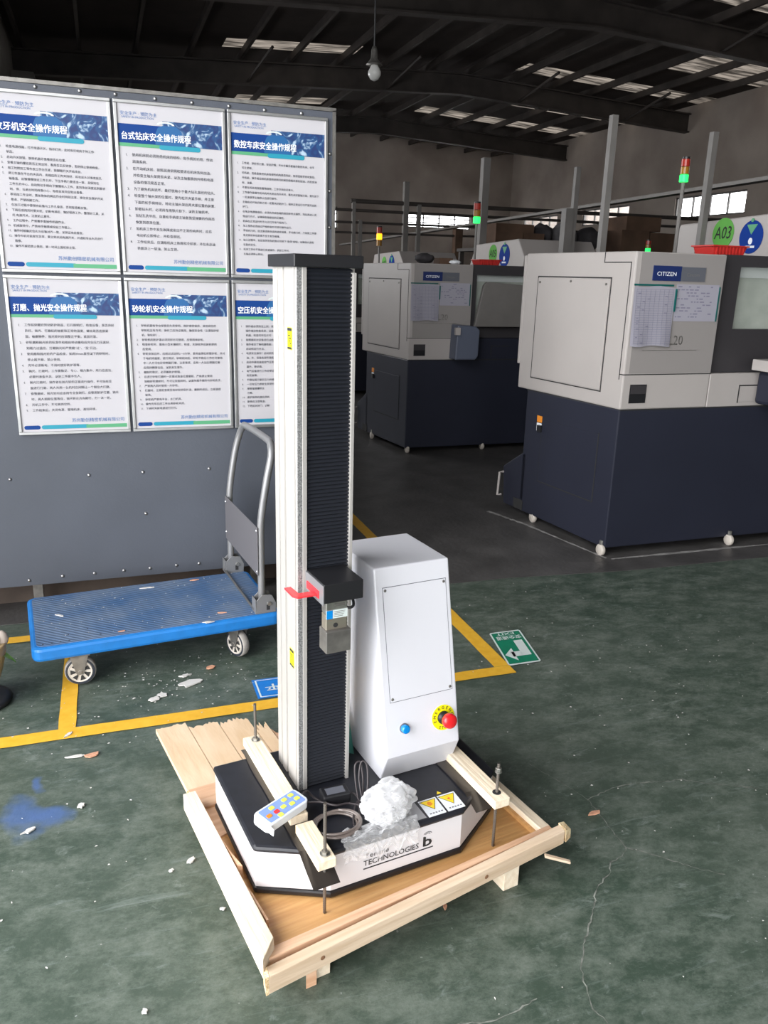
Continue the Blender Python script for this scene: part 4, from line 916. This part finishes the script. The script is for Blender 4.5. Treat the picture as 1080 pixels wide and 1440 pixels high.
ec = part('emergency_collar', MB().lathe([(.018, 0), (.018, .004), (.014, .010), (.0125, .014)], HF(1.0245, .368, .0015), 24, nn), M['black'], tt)
part('emergency_button', MB().lathe([(.011, 0), (.012, .010), (.0195, .014), (.0205, .020), (.0195, .028), (.016, .031), (.004, .032)], HF(1.0245, .368, .012), 28, nn), M['red'], ec, sm=True, label='red mushroom button')
# base lettering on the front
FB = lambda x, y, z: (x, 1.43-.0008, y)
mb = MB(); text(mb, 'TECHNOLOGIES', .02, lambda x, y, z: FB(.709+x, .1365+y, 0), width=.152, height=.0155, bold=.0003)
text(mb, 'Tensile', .02, lambda x, y, z: FB(.711+x, .157+y, 0), width=.066, height=.0135)
mb.box(.709, .903, 1.4292, 1.43, .1265, .1295)
part('lettering', mb, M['seam'], tt, label='Tensile TECHNOLOGIES, underlined')
mb = MB(); text(mb, 'b', .04, lambda x, y, z: FB(.873+x, .135+y, 0), width=.026, height=.030, bold=.0012)
for k, rr in enumerate((.006, .011)):
    P1 = [(.886+rr*cos(radians(a)), .168+rr*.7*sin(radians(a))) for a in range(20, 161, 20)]; P2 = [(.886+(rr+.002)*cos(radians(a)), .168+(rr+.002)*.7*sin(radians(a))) for a in range(20, 161, 20)]
    m_ = len(P1); mb.add([FB(p[0], p[1], 0) for p in P1+P2], [(i, i+1, m_+i+1, m_+i) for i in range(m_-1)])
part('logo', mb, M['seam'], tt, label='black letter b under two small arcs')
# warning stickers on the deck
for i, (ua, lab) in enumerate(((.891, 'left white warning sticker with yellow triangle and hand'), (.947, 'right white warning sticker with yellow triangle and bolt'))):
    s = part('warning_sticker', MB().prism([(ua, 1.434), (ua+.050, 1.434), (ua+.054, 1.499), (ua+.003, 1.499)], .2131, .2138), M['remw'], tt, label=lab)
    c = ua+.027
    part('triangle_edge', MB().prism([(c-.024, 1.494), (c+.024, 1.494), (c+.002, 1.455)], .2138, .2142), M['seam'], s)
    part('triangle', MB().prism([(c-.021, 1.492), (c+.021, 1.492), (c+.0017, 1.4575)], .2142, .2145), M['warn'], s)
    if i == 0: g = MB().prism([(c-.007, 1.476), (c-.002, 1.471), (c+.007, 1.475), (c+.005, 1.484), (c-.001, 1.488), (c-.006, 1.484)], .2145, .2148)
    else: g = MB().prism([(c+.003, 1.468), (c-.001, 1.477), (c+.004, 1.477), (c-.003, 1.488), (c+.001, 1.480), (c-.005, 1.480)], .2145, .2148)
    part('pictogram', g, M['orange'] if i == 0 else M['red'], s)
    mb = MB()
    for k in range(5): mb.box(ua+.008+k*.008, ua+.013+k*.008, 1.442, 1.446, .2138, .2141)
    part('print', mb, M['npgrey'], s)
part('warning_mark', MB().prism([(.955, 1.506), (.969, 1.506), (.962, 1.517)], .2131, .2134), M['warn'], tt)
part('silver_sticker', MB().box(.852, .885, 1.437, 1.50, .2131, .2136), mat('grey_sticker', (.30, .30, .31), .4), tt)

# ---- things lying on / clamping the machine
def beam(name, label, u_0, u_1, v_0, v_1, hole):
    T = thing(name, label, 'timber', ((u_0+u_1)/2, (v_0+v_1)/2, .2165), TA)
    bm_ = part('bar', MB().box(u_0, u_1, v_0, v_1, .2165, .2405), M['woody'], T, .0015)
    for h in hole: part('bolt_hole', MB().cyl((h[0], h[1], .2403), (h[0], h[1], .2408), .0115, 18), M['seam'], T)
    return T
T = beam('clamping_timber', 'pale pine clamping timber left of the column, running under the white remote', .566, .612, 1.545, 1.925, [])
T = beam('clamping_timber', 'short pine clamping timber in front of the remote, held by the front rod', .568, .612, 1.372, 1.515, [])
part('splintered_end', MB().hexa([(.568, 1.515, .217), (.612, 1.515, .217), (.612, 1.530, .217), (.575, 1.525, .217)], [(.568, 1.515, .240), (.612, 1.515, .240), (.610, 1.525, .232), (.576, 1.520, .236)]), M['endg'], T)
T = beam('clamping_timber', 'pine clamping timber right of the housing with a rod through its end hole', 1.053, 1.098, 1.386, 1.93, [(1.079, 1.4175)])
FS = .42
def filmstrip(label, ua, ub, va, vb, edge):
    n = 24; b = MB(); pts = []
    for j in range(n+1):
        v = vb+(va-vb)*j/n; z = .2155
        e = edge((ua+ub)/2)
        if v < e: z = .2155-(e-v)*FS
        pts.append((v, z))
    for side in (0, 1):
        for (v, z) in pts:
            w = (.006*noise.noise(Vector((v*12, 3.1, 0)))); b.v += [(ua+w, v, z+side*.0008), (ub+w*.5, v, z+side*.0008)]
    m_ = 2*(n+1)
    b.f = [(2*i, 2*i+1, 2*i+3, 2*i+2) for i in range(n)]+[(m_+2*i, m_+2*i+2, m_+2*i+3, m_+2*i+1) for i in range(n)]
    return single('film_strip', label, 'strip', b, M['film'], yaw=TA)
filmstrip('dark brown foam strip under the left clamping timbers, hanging over the base edge', .553, .618, 1.362, 1.905, lambda u: 1.45)
filmstrip('dark brown foam strip under the right clamping timber', 1.022, 1.075, 1.42, 1.88, lambda u: 1.47)
def rod(u, v, z0, z1, nutz, label, topnut=False):
    T = thing('threaded_rod', label, 'rod', (u, v, z0), TA, 'threaded hold-down rods')
    b = MB(); n = int((z1-z0)/.003); pts = []; rr = []
    for i in range(n+1): pts.append((u, v, z0+(z1-z0)*i/n)); rr.append(.0042 if i % 2 else .0036)
    b.tube(pts, rr, 8); part('shank', b, M['rod'], T)
    if nutz:
        part('washer', MB().cyl((u, v, nutz), (u, v, nutz+.002), .012, 18), M['steelb'], T); part('nut', MB().cyl((u, v, nutz+.002), (u, v, nutz+.009), .008, 6), M['steelb'], T)
    if topnut: part('nut', MB().cyl((u, v, z1-.022), (u, v, z1-.012), .008, 6), M['steelb'], T, .001); part('washer', MB().cyl((u, v, z1-.025), (u, v, z1-.022), .009, 14), M['steelb'], T)
rod(.593, 1.394, .077, .376, .2405, 'threaded rod through the front left timber, beside the cable coil')
rod(1.0795, 1.4175, .077, .325, 0, 'threaded rod at the right timber end with a nut near its top', True)
rod(.595, 1.90, .062, .355, .2405, 'threaded rod behind the column at the rear end of the left timber')
# remote
Lr = Matrix.Rotation(radians(26.5), 4, 'Z')
rc = Vector((.5455, 1.552, .262))
RM = Matrix.Translation(rc) @ Matrix.Rotation(radians(24), 4, 'Z') @ Matrix.Rotation(radians(6), 4, 'X')
RF = lambda x, y, z: tuple(RM @ Vector((x, y, z)))
rt = thing('remote_control', 'white wired handset with blue keypad lying on the left timber', 'remote', (.5455, 1.552, .242), TA)
part('case', MB().prism(rrect(-.068, .068, -.029, .029, .014), -.012, .012, 'z', RF), M['remw'], rt, .003)
part('grip_edge', MB().prism([(-.068, -.028), (-.060, -.028), (-.064, -.044), (-.068, -.046)], -.004, .010, 'z', RF), M['remw'], rt)
pad = part('keypad', MB().prism(rrect(-.055, .060, -.023, .023, .004), .012, .0128, 'z', RF), M['rempad'], rt)
for (x, y, m_) in ((-.043, -.004, 'orange'), (-.021, .012, 'rembtn'), (-.020, -.005, 'red'), (-.020, -.019, 'rembtn'), (.003, -.004, 'rembtn'), (.020, .012, 'rembtn'), (.026, -.010, 'rembtn'), (.043, .013, 'rembtn'), (.047, -.005, 'rembtn')):
    part('key', MB().prism(rrect(x-.007, x+.007, y-.0055, y+.0055, .003), .0128, .0138, 'z', RF), M[m_], pad)
part('plug_lead', MB().tube(smoothpath([RF(.068, .0, 0), (.63, 1.60, .26), (.65, 1.60, .235), (.68, 1.57, .222)]), .003, 8), M['cable'], rt, sm=True)
# cables
def coil(label, c, rx, ry, turns, z0, r, m, seed, name='cable_coil'):
    rnd = random.Random(seed); P = []
    for i in range(int(turns*26)+1):
        a = 2*pi*i/26; t = i/26; j = .004*sin(a*.37+seed)
        P.append((c[0]+(rx+j+.0022*t)*cos(a), c[1]+(ry+j)*sin(a), z0+.0022*t+.002*sin(a*1.7)))
    return P
P = coil('', (.668, 1.496), .052, .046, 4.2, .219, .0032, None, 2)
single('cable_coil', 'coiled grey cable lying on the black deck beside the front rod', 'cable', MB().tube(P, .0034, 7), M['cablec'], yaw=TA, sm=True)
P2 = smoothpath([(.755, 1.56, .222), (.765, 1.60, .25), (.77, 1.615, .285), (.785, 1.615, .29), (.782, 1.59, .25), (.765, 1.56, .23), (.775, 1.60, .26), (.786, 1.61, .295), (.797, 1.60, .285), (.785, 1.57, .24), (.758, 1.545, .225), (.735, 1.51, .222), (.715, 1.47, .221), (.705, 1.48, .221), (.73, 1.53, .224), (.75, 1.55, .226), (.73, 1.50, .223), (.712, 1.455, .222)], 5)
single('cable_bundle', 'tied black cable with looped ends between the coil and plastic bag', 'cable', MB().tube(P2, .0026, 7), M['cable'], yaw=TA, sm=True)
P3 = smoothpath([(.635, 1.60, .225), (.66, 1.58, .232), (.69, 1.555, .23), (.73, 1.55, .226), (.78, 1.50, .225)], 6)
single('loose_cable', 'loose dark cable crossing between the remote and the power adapter', 'cable', MB().tube(P3, .003, 7), M['cable'], yaw=TA, sm=True)
ad = thing('power_adapter', 'black power adapter lying at the foot of the column', 'adapter', (.705, 1.60, .2135), TA)
AF = lambda x, y, z: (.705+x*cos(-.1)-y*sin(-.1), 1.595+x*sin(-.1)+y*cos(-.1), .2135+z)
part('case', MB().box(-.036, .036, -.022, .022, 0, .03, AF), M['black'], ad, .004)
part('adapter_label', MB().box(-.024, .024, -.014, .012, .03, .0305, AF), M['npgrey'], ad)
part('lead', MB().tube(smoothpath([AF(.036, 0, .015), AF(.05, -.01, .014), AF(.055, -.04, .008), AF(.045, -.07, .006)]), .0028, 7), M['cable'], ad, sm=True)
# plastic bag: crumpled translucent sheets
def crumple(c, r, seed, amp, sub=4):
    import bmesh as _b
    bm = _b.new(); _b.ops.create_icosphere(bm, subdivisions=sub, radius=1); b = MB()
    for v in bm.verts:
        p = v.co.copy(); s = 0; f = 1.6; a = 1
        for o in range(3): s += a*(abs(noise.noise(p*f+Vector((seed, seed*1.7, 0))))*2-.5); f *= 1.9; a *= .5
        n = 1+amp*s; q = Vector((p.x*r[0]*n, p.y*r[1]*n, max(p.z*r[2]*n, -r[2]*.75)))
        b.v.append((c[0]+q.x, c[1]+q.y, c[2]+q.z))
    b.f = [tuple(v.index for v in f.verts) for f in bm.faces]; bm.free(); return b
bgt = thing('plastic_bag', 'crumpled clear plastic bag lying on the deck before the housing', 'bag', (.815, 1.49, .214), TA)
part('bag_film', crumple((.802, 1.492, .247), (.070, .052, .044), 3, .17, 5), M['bag'], bgt, sm=True)
part('bag_film', crumple((.790, 1.475, .240), (.055, .045, .034), 11, .22, 5), M['bag'], bgt, sm=True)
part('bag_film', crumple((.822, 1.508, .252), (.045, .042, .036), 23, .25), M['bag'], bgt, sm=True)
b = MB(); n1, n2 = 26, 18
for j in range(n2+1):
    for i in range(n1+1):
        u = .655+.20*i/n1+.01*noise.noise(Vector((j*.4, i*.2, 5))); t = j/n2; v = 1.475-.045*min(1, t*2.2)-.006*max(0, t-.45); z = .222-(max(0, t-.45)*.10*(1+.5*noise.noise(Vector((i*.35, 1, 2)))))
        z += .010*noise.noise(Vector((u*55, v*55, t*4))) ; v -= .004+.006*abs(noise.noise(Vector((u*70, t*5, 9)))); b.v.append((u, v, z))
b.f = [(j*(n1+1)+i, j*(n1+1)+i+1, (j+1)*(n1+1)+i+1, (j+1)*(n1+1)+i) for j in range(n2) for i in range(n1)]
part('bag_skirt', b, M['bag'], bgt)
single('teal_sheet', 'crumpled teal plastic sheet behind the column beside the control housing', 'sheet',
       MB().add([(.79, 1.80, .214), (.835, 1.76, .214), (.838, 1.80, .30), (.80, 1.84, .36), (.825, 1.86, .214), (.79, 1.86, .26)], [(0, 1, 2), (0, 2, 3), (2, 1, 4), (3, 2, 4), (0, 3, 5), (3, 4, 5), (0, 5, 4, 1)]), M['ggreen'], yaw=TA)

# ================================================================== FLOOR SIGNS, DEBRIS, PLANT
# exit sign lies with its lettering upside down to the viewer
ex = thing('exit_floor_sign', 'green floor sticker with white arrow and EXIT lettering beside the yellow corner', 'sign', (1.565, 2.74, .0))
EX = lambda x, y, z: (1.663-x*1.0+(.0)-y*.10*0+(-.0), 2.58+y, .004+z)
def E_(x, y, k=0):   # x: 0..1 from right to left ; y: 0..1 from near to far (sheared sticker)
    xr = 1.605-.150*x; return (xr+.058*y, 2.577+.30*y-.012*x*0, .004+.0004*k)
def eq(name, poly, m, k, parent=ex):
    return part(name, MB().add([E_(p[0], p[1], k) for p in poly], [tuple(range(len(poly)))]), m, parent)
eq('border', [(0, 0.03), (.05, 0), (.95, 0), (1, .03), (1, .97), (.95, 1), (.05, 1), (0, .97)], M['swhite'], 0)
eq('field', [(.05, .035), (.95, .035), (.95, .965), (.05, .965)], M['green'], 1)
eq('arrow_shaft', [(.14, .22), (.42, .22), (.42, .36), (.42, .68), (.14, .68)], M['swhite'], 2)
eq('arrow_shaft', [(.40, .22), (.70, .22), (.70, .36), (.40, .36)], M['swhite'], 2)
eq('arrow_head', [(.62, .10), (.98-.06, .29), (.62, .47)], M['swhite'], 2)
mb = MB(); text(mb, '安全通道', .05, lambda x, y, z: E_(.10+x/.15, .715+(.125-y/.30)*1.0, 3), width=.118, height=.034, bold=.0012, nrm=(0, 0, 1))
text(mb, 'EXIT', .05, lambda x, y, z: E_(.25+x/.15, .86+(.085-y/.30), 3), width=.085, height=.022, bold=.0008, nrm=(0, 0, 1))
part('lettering', mb, M['swhite'], ex, label='EXIT and four characters, upside down to the viewer')
bsn = thing('blue_floor_sign', 'blue floor sticker with white border behind the silver column', 'sign', (.56, 2.68, .0))
BS = lambda x, y, k=0: (.450+x, 2.597+y, .004+.0004*k)
part('border', MB().add([BS(-.008, 0), BS(.30, 0), BS(.30, .145), BS(-.008, .145)], [(0, 1, 2, 3)]), M['sblue'], bsn)
part('white_line', MB().add([BS(.002, .008, 1), BS(.292, .008, 1), BS(.292, .137, 1), BS(.002, .137, 1)], [(0, 1, 2, 3)]), M['swhite'], bsn)
part('field', MB().add([BS(.008, .013, 2), BS(.286, .013, 2), BS(.286, .132, 2), BS(.008, .132, 2)], [(0, 1, 2, 3)]), M['sblue'], bsn)
mb = MB(); text(mb, '平安', .06, lambda x, y, z: BS(.032+x, .045+.05-y, 3), width=.13, height=.05, bold=.0015, nrm=(0, 0, 1)); part('lettering', mb, M['swhite'], bsn)

def chip(name, label, cat, x, y, L, w, ang, m, z=.003, h=.004, group=None):
    n = 13 if m is M['whitef'] else 7; pts = []
    rnd = random.Random(hash((round(x*1000), round(y*1000))) & 0xffff)
    for i in range(n):
        a = 2*pi*i/n; k = rnd.uniform(.5, 1.15); pts.append((x+L/2*k*cos(a)*cos(radians(ang))-w/2*k*sin(a)*sin(radians(ang)), y+L/2*k*cos(a)*sin(radians(ang))+w/2*k*sin(a)*cos(radians(ang))))
    return single(name, label, cat, MB().prism(pts, z, z+h), m, group=group)
C = [('plaster_flake', 'rectangular pale chip on the floor left of the pallet rail', 0.121, 1.817, 0.03, 0.018, 30, 'whitef'),
     ('plaster_flake', 'tiny white chip with thin scratches left of the pallet rail', 0.070, 1.794, 0.014, 0.01, 20, 'whitef'),
     ('plaster_flake', 'white fleck near the bottom edge below the pallet', -0.017, 1.387, 0.014, 0.014, 0, 'whitef'),
     ('plaster_flake', 'white fleck just left of the pallet rail front end', 0.178, 1.623, 0.014, 0.01, 0, 'whitef'),
     ('wood_chip', 'pale wood sliver lying just below the yellow line, left of the pink chip', -.178, 2.402, .065, .012, 0, 'whitef'),
     ('wood_chip', 'pink wood chip lying just below the yellow line under the trolley', -.128, 2.395, .06, .028, 5, 'pinkf'),
     ('wood_chip', 'pale sliver lying across the yellow line by its junction', -.205, 2.540, .05, .012, 50, 'whitef'),
     ('wood_chip', 'lone pink wood chip on the green floor right of the pallet', 1.27, 1.672, .055, .016, 0, 'pinkf'),
     ('wood_chip', 'wood stick on the floor in front of the pallet beam', .705, 1.473, .042, .010, 75, 'pinkf'),
     ('wood_chip', 'pink chip on the floor between trolley wheels, near the right wheel', .305, 2.89, .042, .035, 10, 'pinkf'),
     ('wood_chip', 'small pale sliver on the floor at the far left, below the blue spill', -.29, 2.066, .045, .02, 35, 'whitef'),
     ('plaster_flake', 'largest white flake among the debris under the trolley', .215, 2.785, .11, .055, 10, 'whitef'),
     ('plaster_flake', 'white flake left of the largest flake under the trolley', .11, 2.725, .045, .035, 10, 'whitef'),
     ('plaster_flake', 'pinkish white flake nearest the yellow line under the trolley', .082, 2.700, .05, .03, 20, 'whitef'),
     ('plaster_flake', 'white flake above the largest flake, toward the right wheel', .205, 2.85, .05, .022, 10, 'whitef'),
     ('plaster_flake', 'small pale flake on the bare floor right of the blue spill', -.157, 2.137, .025, .02, 40, 'whitef')]
for n_, l_, x, y, L, w, a, m_ in C: chip(n_, l_, 'debris', x, y, L, w, a, M[m_])
for l_, x, y, L, w, a, m_ in (('pale sliver lying on the trolley deck at its left end', -.24, 3.122, .05, .012, -40, 'whitef'), ('pink sliver lying on the trolley deck near its front edge', -.01, 2.91, .035, .010, 5, 'pinkf'),
        ('white chip on the trolley deck near the front right', .306, 2.905, .045, .016, 0, 'whitef'), ('pinkish chip on the trolley deck toward the handle bracket', .369, 2.982, .04, .012, -10, 'pinkf'),
        ('white chip in the middle of the trolley deck rear', .10, 3.33, .06, .014, 0, 'whitef'), ('pink chip on the trolley deck beside the rear handle bracket', .30, 3.43-.06, .04, .02, 0, 'pinkf')):
    chip('wood_chip', l_, 'debris', x, y, L, w, a, M[m_], .1905, .003)
# countless small flecks
fk = MB(); rnd = random.Random(5)
def fleck(b, x, y, z, s):
    a = rnd.uniform(0, 6.28); k = rnd.uniform(.3, 1); b.add([(x+s*cos(a), y+s*sin(a), z), (x-k*s*sin(a), y+k*s*cos(a), z+.001), (x-s*cos(a), y-s*sin(a), z), (x+k*s*sin(a), y-k*s*cos(a), z+.001)], [(0, 1, 2, 3)])
for i in range(150): fleck(fk, rnd.gauss(.15, .22), rnd.gauss(2.78, .13), .0037, rnd.uniform(.0015, .0055))
for i in range(420):
    x, y = rnd.uniform(-.6, 2.6), rnd.uniform(1.1, 3.4)
    if not (.0 < x < 1.15 and 1.2 < y < 2.4): fleck(fk, x, y, .0037, rnd.uniform(.0012, .005))
single('floor_flecks', 'scattered tiny white paint flecks and dust on the green floor', 'debris', fk, M['whitef'], (0, 0, .0037), kind='stuff')
fk = MB()
for i in range(110):
    x, y = rnd.uniform(.0, .88), rnd.uniform(2.87, 3.35); p = rotz((x, y, .1912), TY); fleck(fk, p[0], p[1], .1912, rnd.uniform(.0015, .005))
single('trolley_flecks', 'scattered tiny white flecks on the blue trolley deck', 'debris', fk, M['whitef'], (.4, 3.1, .1912), kind='stuff')
# plant pot at the left edge
pt = thing('potted_plant', 'beige plant pot with green leaf at the left picture edge, on a dark stand', 'plant', (-.505, 2.85, 0))
part('stand', MB().lathe([(.10, 0), (.105, .012), (.10, .02), (.085, .024), (.06, .03)], (-.505, 2.85, .001), 28), M['black'], pt, sm=True)
part('pot', MB().lathe([(.045, .03), (.06, .06), (.085, .13), (.10, .19), (.102, .225), (.096, .225)], (-.505, 2.85, .0), 28), M['pot'], pt, sm=True)
def leaf(p, q, w, bend):
    P0 = Vector(p); Q = Vector(q); d = Q-P0; s = d.cross(Vector((0, 0, 1))).normalized(); b = MB(); n = 8
    for i in range(n+1):
        t = i/n; c = P0+d*t+Vector((0, 0, bend*sin(pi*t))); ww = w*sin(pi*min(1, t*.95+.05))**.7
        b.v += [tuple(c-s*ww), tuple(c+Vector((0, 0, -.004))), tuple(c+s*ww)]
    b.f = [(3*i, 3*i+1, 3*i+4, 3*i+3) for i in range(n)]+[(3*i+1, 3*i+2, 3*i+5, 3*i+4) for i in range(n)]; return b
for p, q, w, bd_ in (((-.49, 2.84, .21), (-.375, 2.83, .155), .022, .02), ((-.5, 2.86, .215), (-.42, 2.80, .18), .02, .025), ((-.52, 2.86, .22), (-.55, 2.75, .21), .025, .03), ((-.52, 2.87, .22), (-.62, 2.9, .22), .025, .03)):
    part('leaf', leaf(p, q, w, bd_), M['leaf'], pt, sm=True)
for (x, y, z, r_) in ((-.415, 2.86, .235, .022), (-.44, 2.84, .24, .022), (-.46, 2.87, .245, .024), (-.5, 2.84, .24, .025)):
    b = MB().lathe([(.004, -r_*1.3), (r_*.8, -r_*.7), (r_, 0), (r_*.75, r_*.9), (r_*.2, r_*1.4)], (x, y, z), 10); part('bud', b, M['shell'], pt, sm=True)
